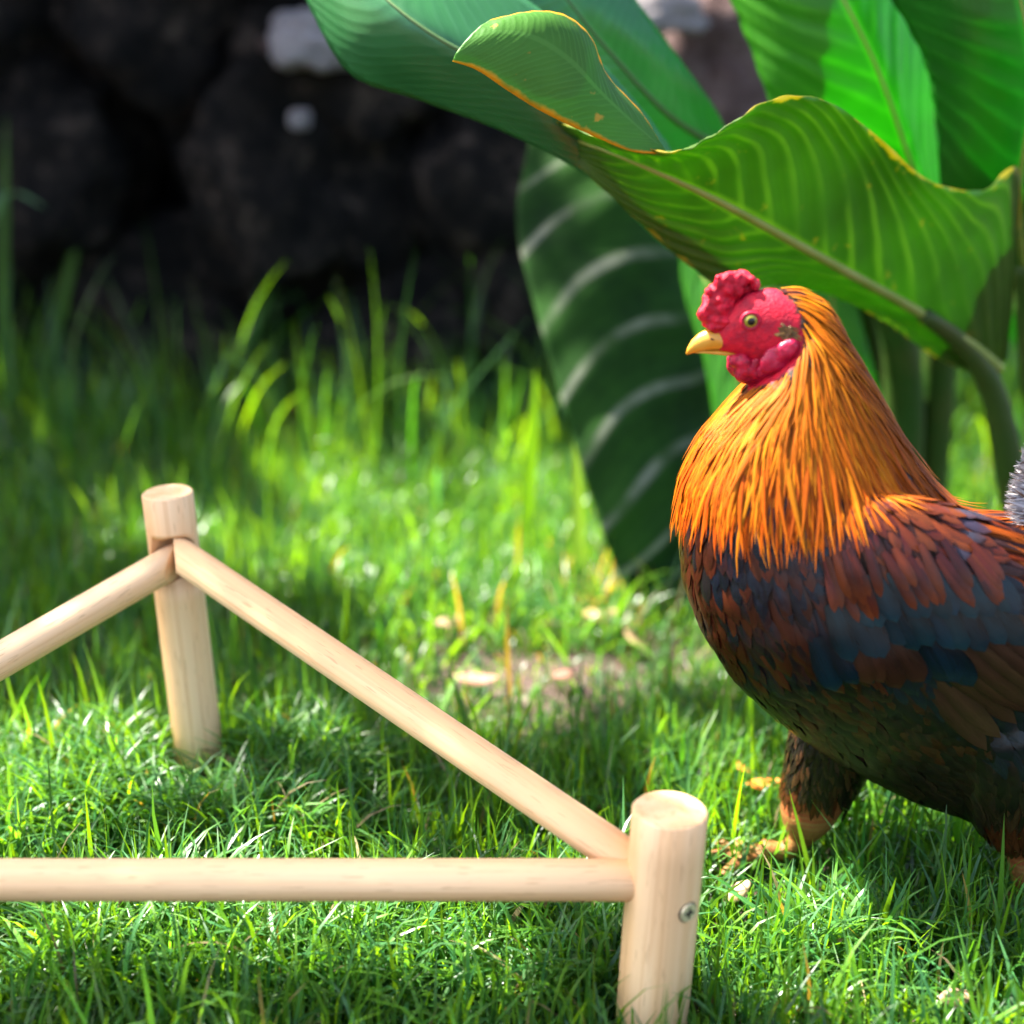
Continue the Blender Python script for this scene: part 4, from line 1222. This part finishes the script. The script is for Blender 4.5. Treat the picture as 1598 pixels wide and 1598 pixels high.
tall_blade([(-40, 420, 1.85), (-10, 330, 1.85), (20, 300, 1.85), (72, 325, 1.84)], .015, (.08, .20, .08), 'short pale drooping grass blade at the left edge')
tall_blade([(822, 860, 1.42), (826, 760, 1.42), (832, 660, 1.42), (836, 575, 1.42)], .013, (.08, .22, .02), 'bright upright grass blade left of the hanging leaf')
tall_blade([(905, 900, 1.32), (903, 820, 1.32), (900, 740, 1.32), (895, 680, 1.32)], .011, (.09, .20, .06), 'pale upright grass blade against the hanging leaf')
tall_blade([(1168, 1190, 1.0), (1169, 1140, 1.0), (1170, 1090, 1.0), (1172, 1050, 1.0)], .004, (.09, .24, .03), 'lone straight grass blade under the breast of the rooster')

# ------------------------------------------------------------------ unseen tree overhead: crown shades the lawn, gaps cut for the sun patches
def lit(px, py, r, z=.03): return (UG(px, py, z), r)
GAPS = [lit(-20, 1290, .08), lit(70, 1270, .08), lit(180, 1285, .08), lit(290, 1290, .07), lit(400, 1300, .07), lit(500, 1310, .05), lit(250, 1230, .05), lit(120, 1225, .04),
        lit(110, 1450, .03), lit(200, 1440, .05), lit(330, 1460, .05), lit(470, 1440, .05), lit(600, 1470, .055), lit(720, 1460, .055), lit(830, 1450, .055), lit(930, 1440, .05), lit(700, 1550, .035), lit(520, 1560, .03), lit(380, 1540, .03), lit(220, 1560, .03), lit(860, 1560, .03), lit(60, 1550, .025), lit(1250, 1530, .03), lit(1400, 1560, .03), lit(1520, 1500, .025),
        lit(1190, 1370, .045), lit(1260, 1400, .045), lit(1150, 1405, .035), lit(1340, 1440, .015), lit(1460, 1420, .012),
        lit(600, 810, .04), lit(700, 790, .05), lit(820, 830, .06), lit(890, 890, .07), lit(930, 960, .07), lit(990, 980, .05), lit(640, 890, .03), lit(740, 1066, .03), lit(700, 980, .03), lit(470, 870, .04), lit(300, 830, .03), lit(520, 740, .04), lit(850, 760, .05),
        (P(1255, 650, -.03), .026), (P(1235, 630, -.03), .022), (P(1120, 760, -.03), .010), (P(1150, 440), .016), (P(1205, 455), .014), (P(1098, 850, -.02), .022), (P(1090, 800, -.02), .015), (P(1420, 830, -.03), .012), (P(1460, 820, -.03), .012),
        (UY(1300, 60, 1.24), .22), (UY(1240, 160, 1.24), .14), (UY(1350, 200, 1.26), .12), (UY(1590, 650, 2.1), .30), (UY(1500, 700, 2.0), .25), (UY(1140, 520, 1.32), .06), (UY(1300, 480, 1.35), .05), (UY(1620, 500, 1.5), .10), (UY(485, 62, 1.93), .06), (UY(466, 186, 1.91), .03), (UY(1035, 18, 1.72), .06),
        (UY(1400, 360, 1.12), .07), (UY(1290, 300, 1.07), .05), (UY(1500, 420, 1.16), .05), (UY(1180, 260, 1.03), .04), (UY(1000, 290, 1.05), .03), (UY(620, 60, 1.06), .05), (UY(950, 100, 1.17), .06), (UY(1560, 120, 1.15), .10), (UY(800, 70, .96), .05), (UY(1240, 170, 1.01), .03), (UY(1090, 220, .99), .02)]
crown_v = []; crown_f = []
LEAFM = mat_plain('canopy_leaf', (0.05, 0.11, 0.025), .5, .4)
rt = random.Random(3)
zc0, zc1 = 2.3, 3.1
def canopy_leaf(c, sz):
    M = Matrix.Rotation(rt.uniform(0, 6.28), 3, 'Z') @ Matrix.Rotation(rt.gauss(0, .45), 3, 'X') @ Matrix.Rotation(rt.gauss(0, .45), 3, 'Y')
    b0 = len(crown_v)
    for (a, b) in ((-1, 0), (-.4, -.42), (.35, -.36), (1, 0), (.35, .36), (-.4, .42)):
        crown_v.append(c + M @ Vector((a * sz, b * sz * 1.15, .1 * sz * abs(b))))
    crown_f.extend([(b0, b0 + 1, b0 + 2, b0 + 3), (b0, b0 + 3, b0 + 4, b0 + 5)])
GT = np.array([tuple(T) for T, r in GAPS]); GR = np.array([r for T, r in GAPS]); SV = np.array(SUN)
for cnt in range(13500):
    z = rt.uniform(zc0, zc1)
    c = Vector((rt.uniform(-2.0, 2.0), rt.uniform(.15, 3.4), 0)) + SUN * (z / SUN.z)
    sz = rt.uniform(.045, .075)
    v = np.array(c) - GT; v = v - np.outer(v @ SV, SV)
    if (np.linalg.norm(v, axis=1) < GR + sz * .85).any(): continue
    canopy_leaf(c, sz)
for a_, b_, m_ in ((bar_l, j_front, 60), (s_r, j_diag_f, 50), (s_l, j_diag_l, 50), (rp_bot, rp_top, 24), (fp_bot, fp_top, 22)):  # extra leaves set in the sun's path to keep the dowels shaded
    for i in range(m_ * 3):
        z = rt.uniform(zc0, zc1)
        p_ = a_.lerp(b_, i / (m_ * 3 - 1))
        canopy_leaf(p_ + SUN * ((z - p_.z) / SUN.z), .034 if a_ is bar_l else .027)
tree_at = Vector((-4.3, 2.6, 0.0))
tree = empty('shade_tree', tree_at)
tag(tree, 'unseen leafy tree whose crown overhangs and shades the lawn from above', 'tree')
BARK = mat_rock('bark', (.05, .035, .025), (.12, .09, .065), (.2, .16, .12))
LV, LF = [], []
tube([(tree_at + Vector((0, 0, -.05)), .17), (tree_at + Vector((.03, 0, .6)), .13), (tree_at + Vector((.1, -.05, 1.6)), .11), (tree_at + Vector((.35, -.1, 2.6)), .085), (tree_at + Vector((.6, -.2, 3.0)), .05), (tree_at + Vector((1.0, -.5, 3.3)), .02)], 18)
build('trunk', LV, LF, BARK, tree)
for tgt in ((-2.9, .8, 3.3), (-2.9, 3.6, 3.35), (-2.8, 2.2, 3.35)):
    LV, LF = [], []
    st = tree_at + Vector((.4, -.1, 2.65)); tg = Vector(tgt)
    tube([(st, .05), (st.lerp(tg, .4) + Vector((0, 0, .25)), .032), (st.lerp(tg, .75) + Vector((0, 0, .15)), .02), (tg, .006)], 12)
    build('branch', LV, LF, BARK, tree)
o = build('crown', crown_v, crown_f, LEAFM, tree); o['kind'] = 'stuff'
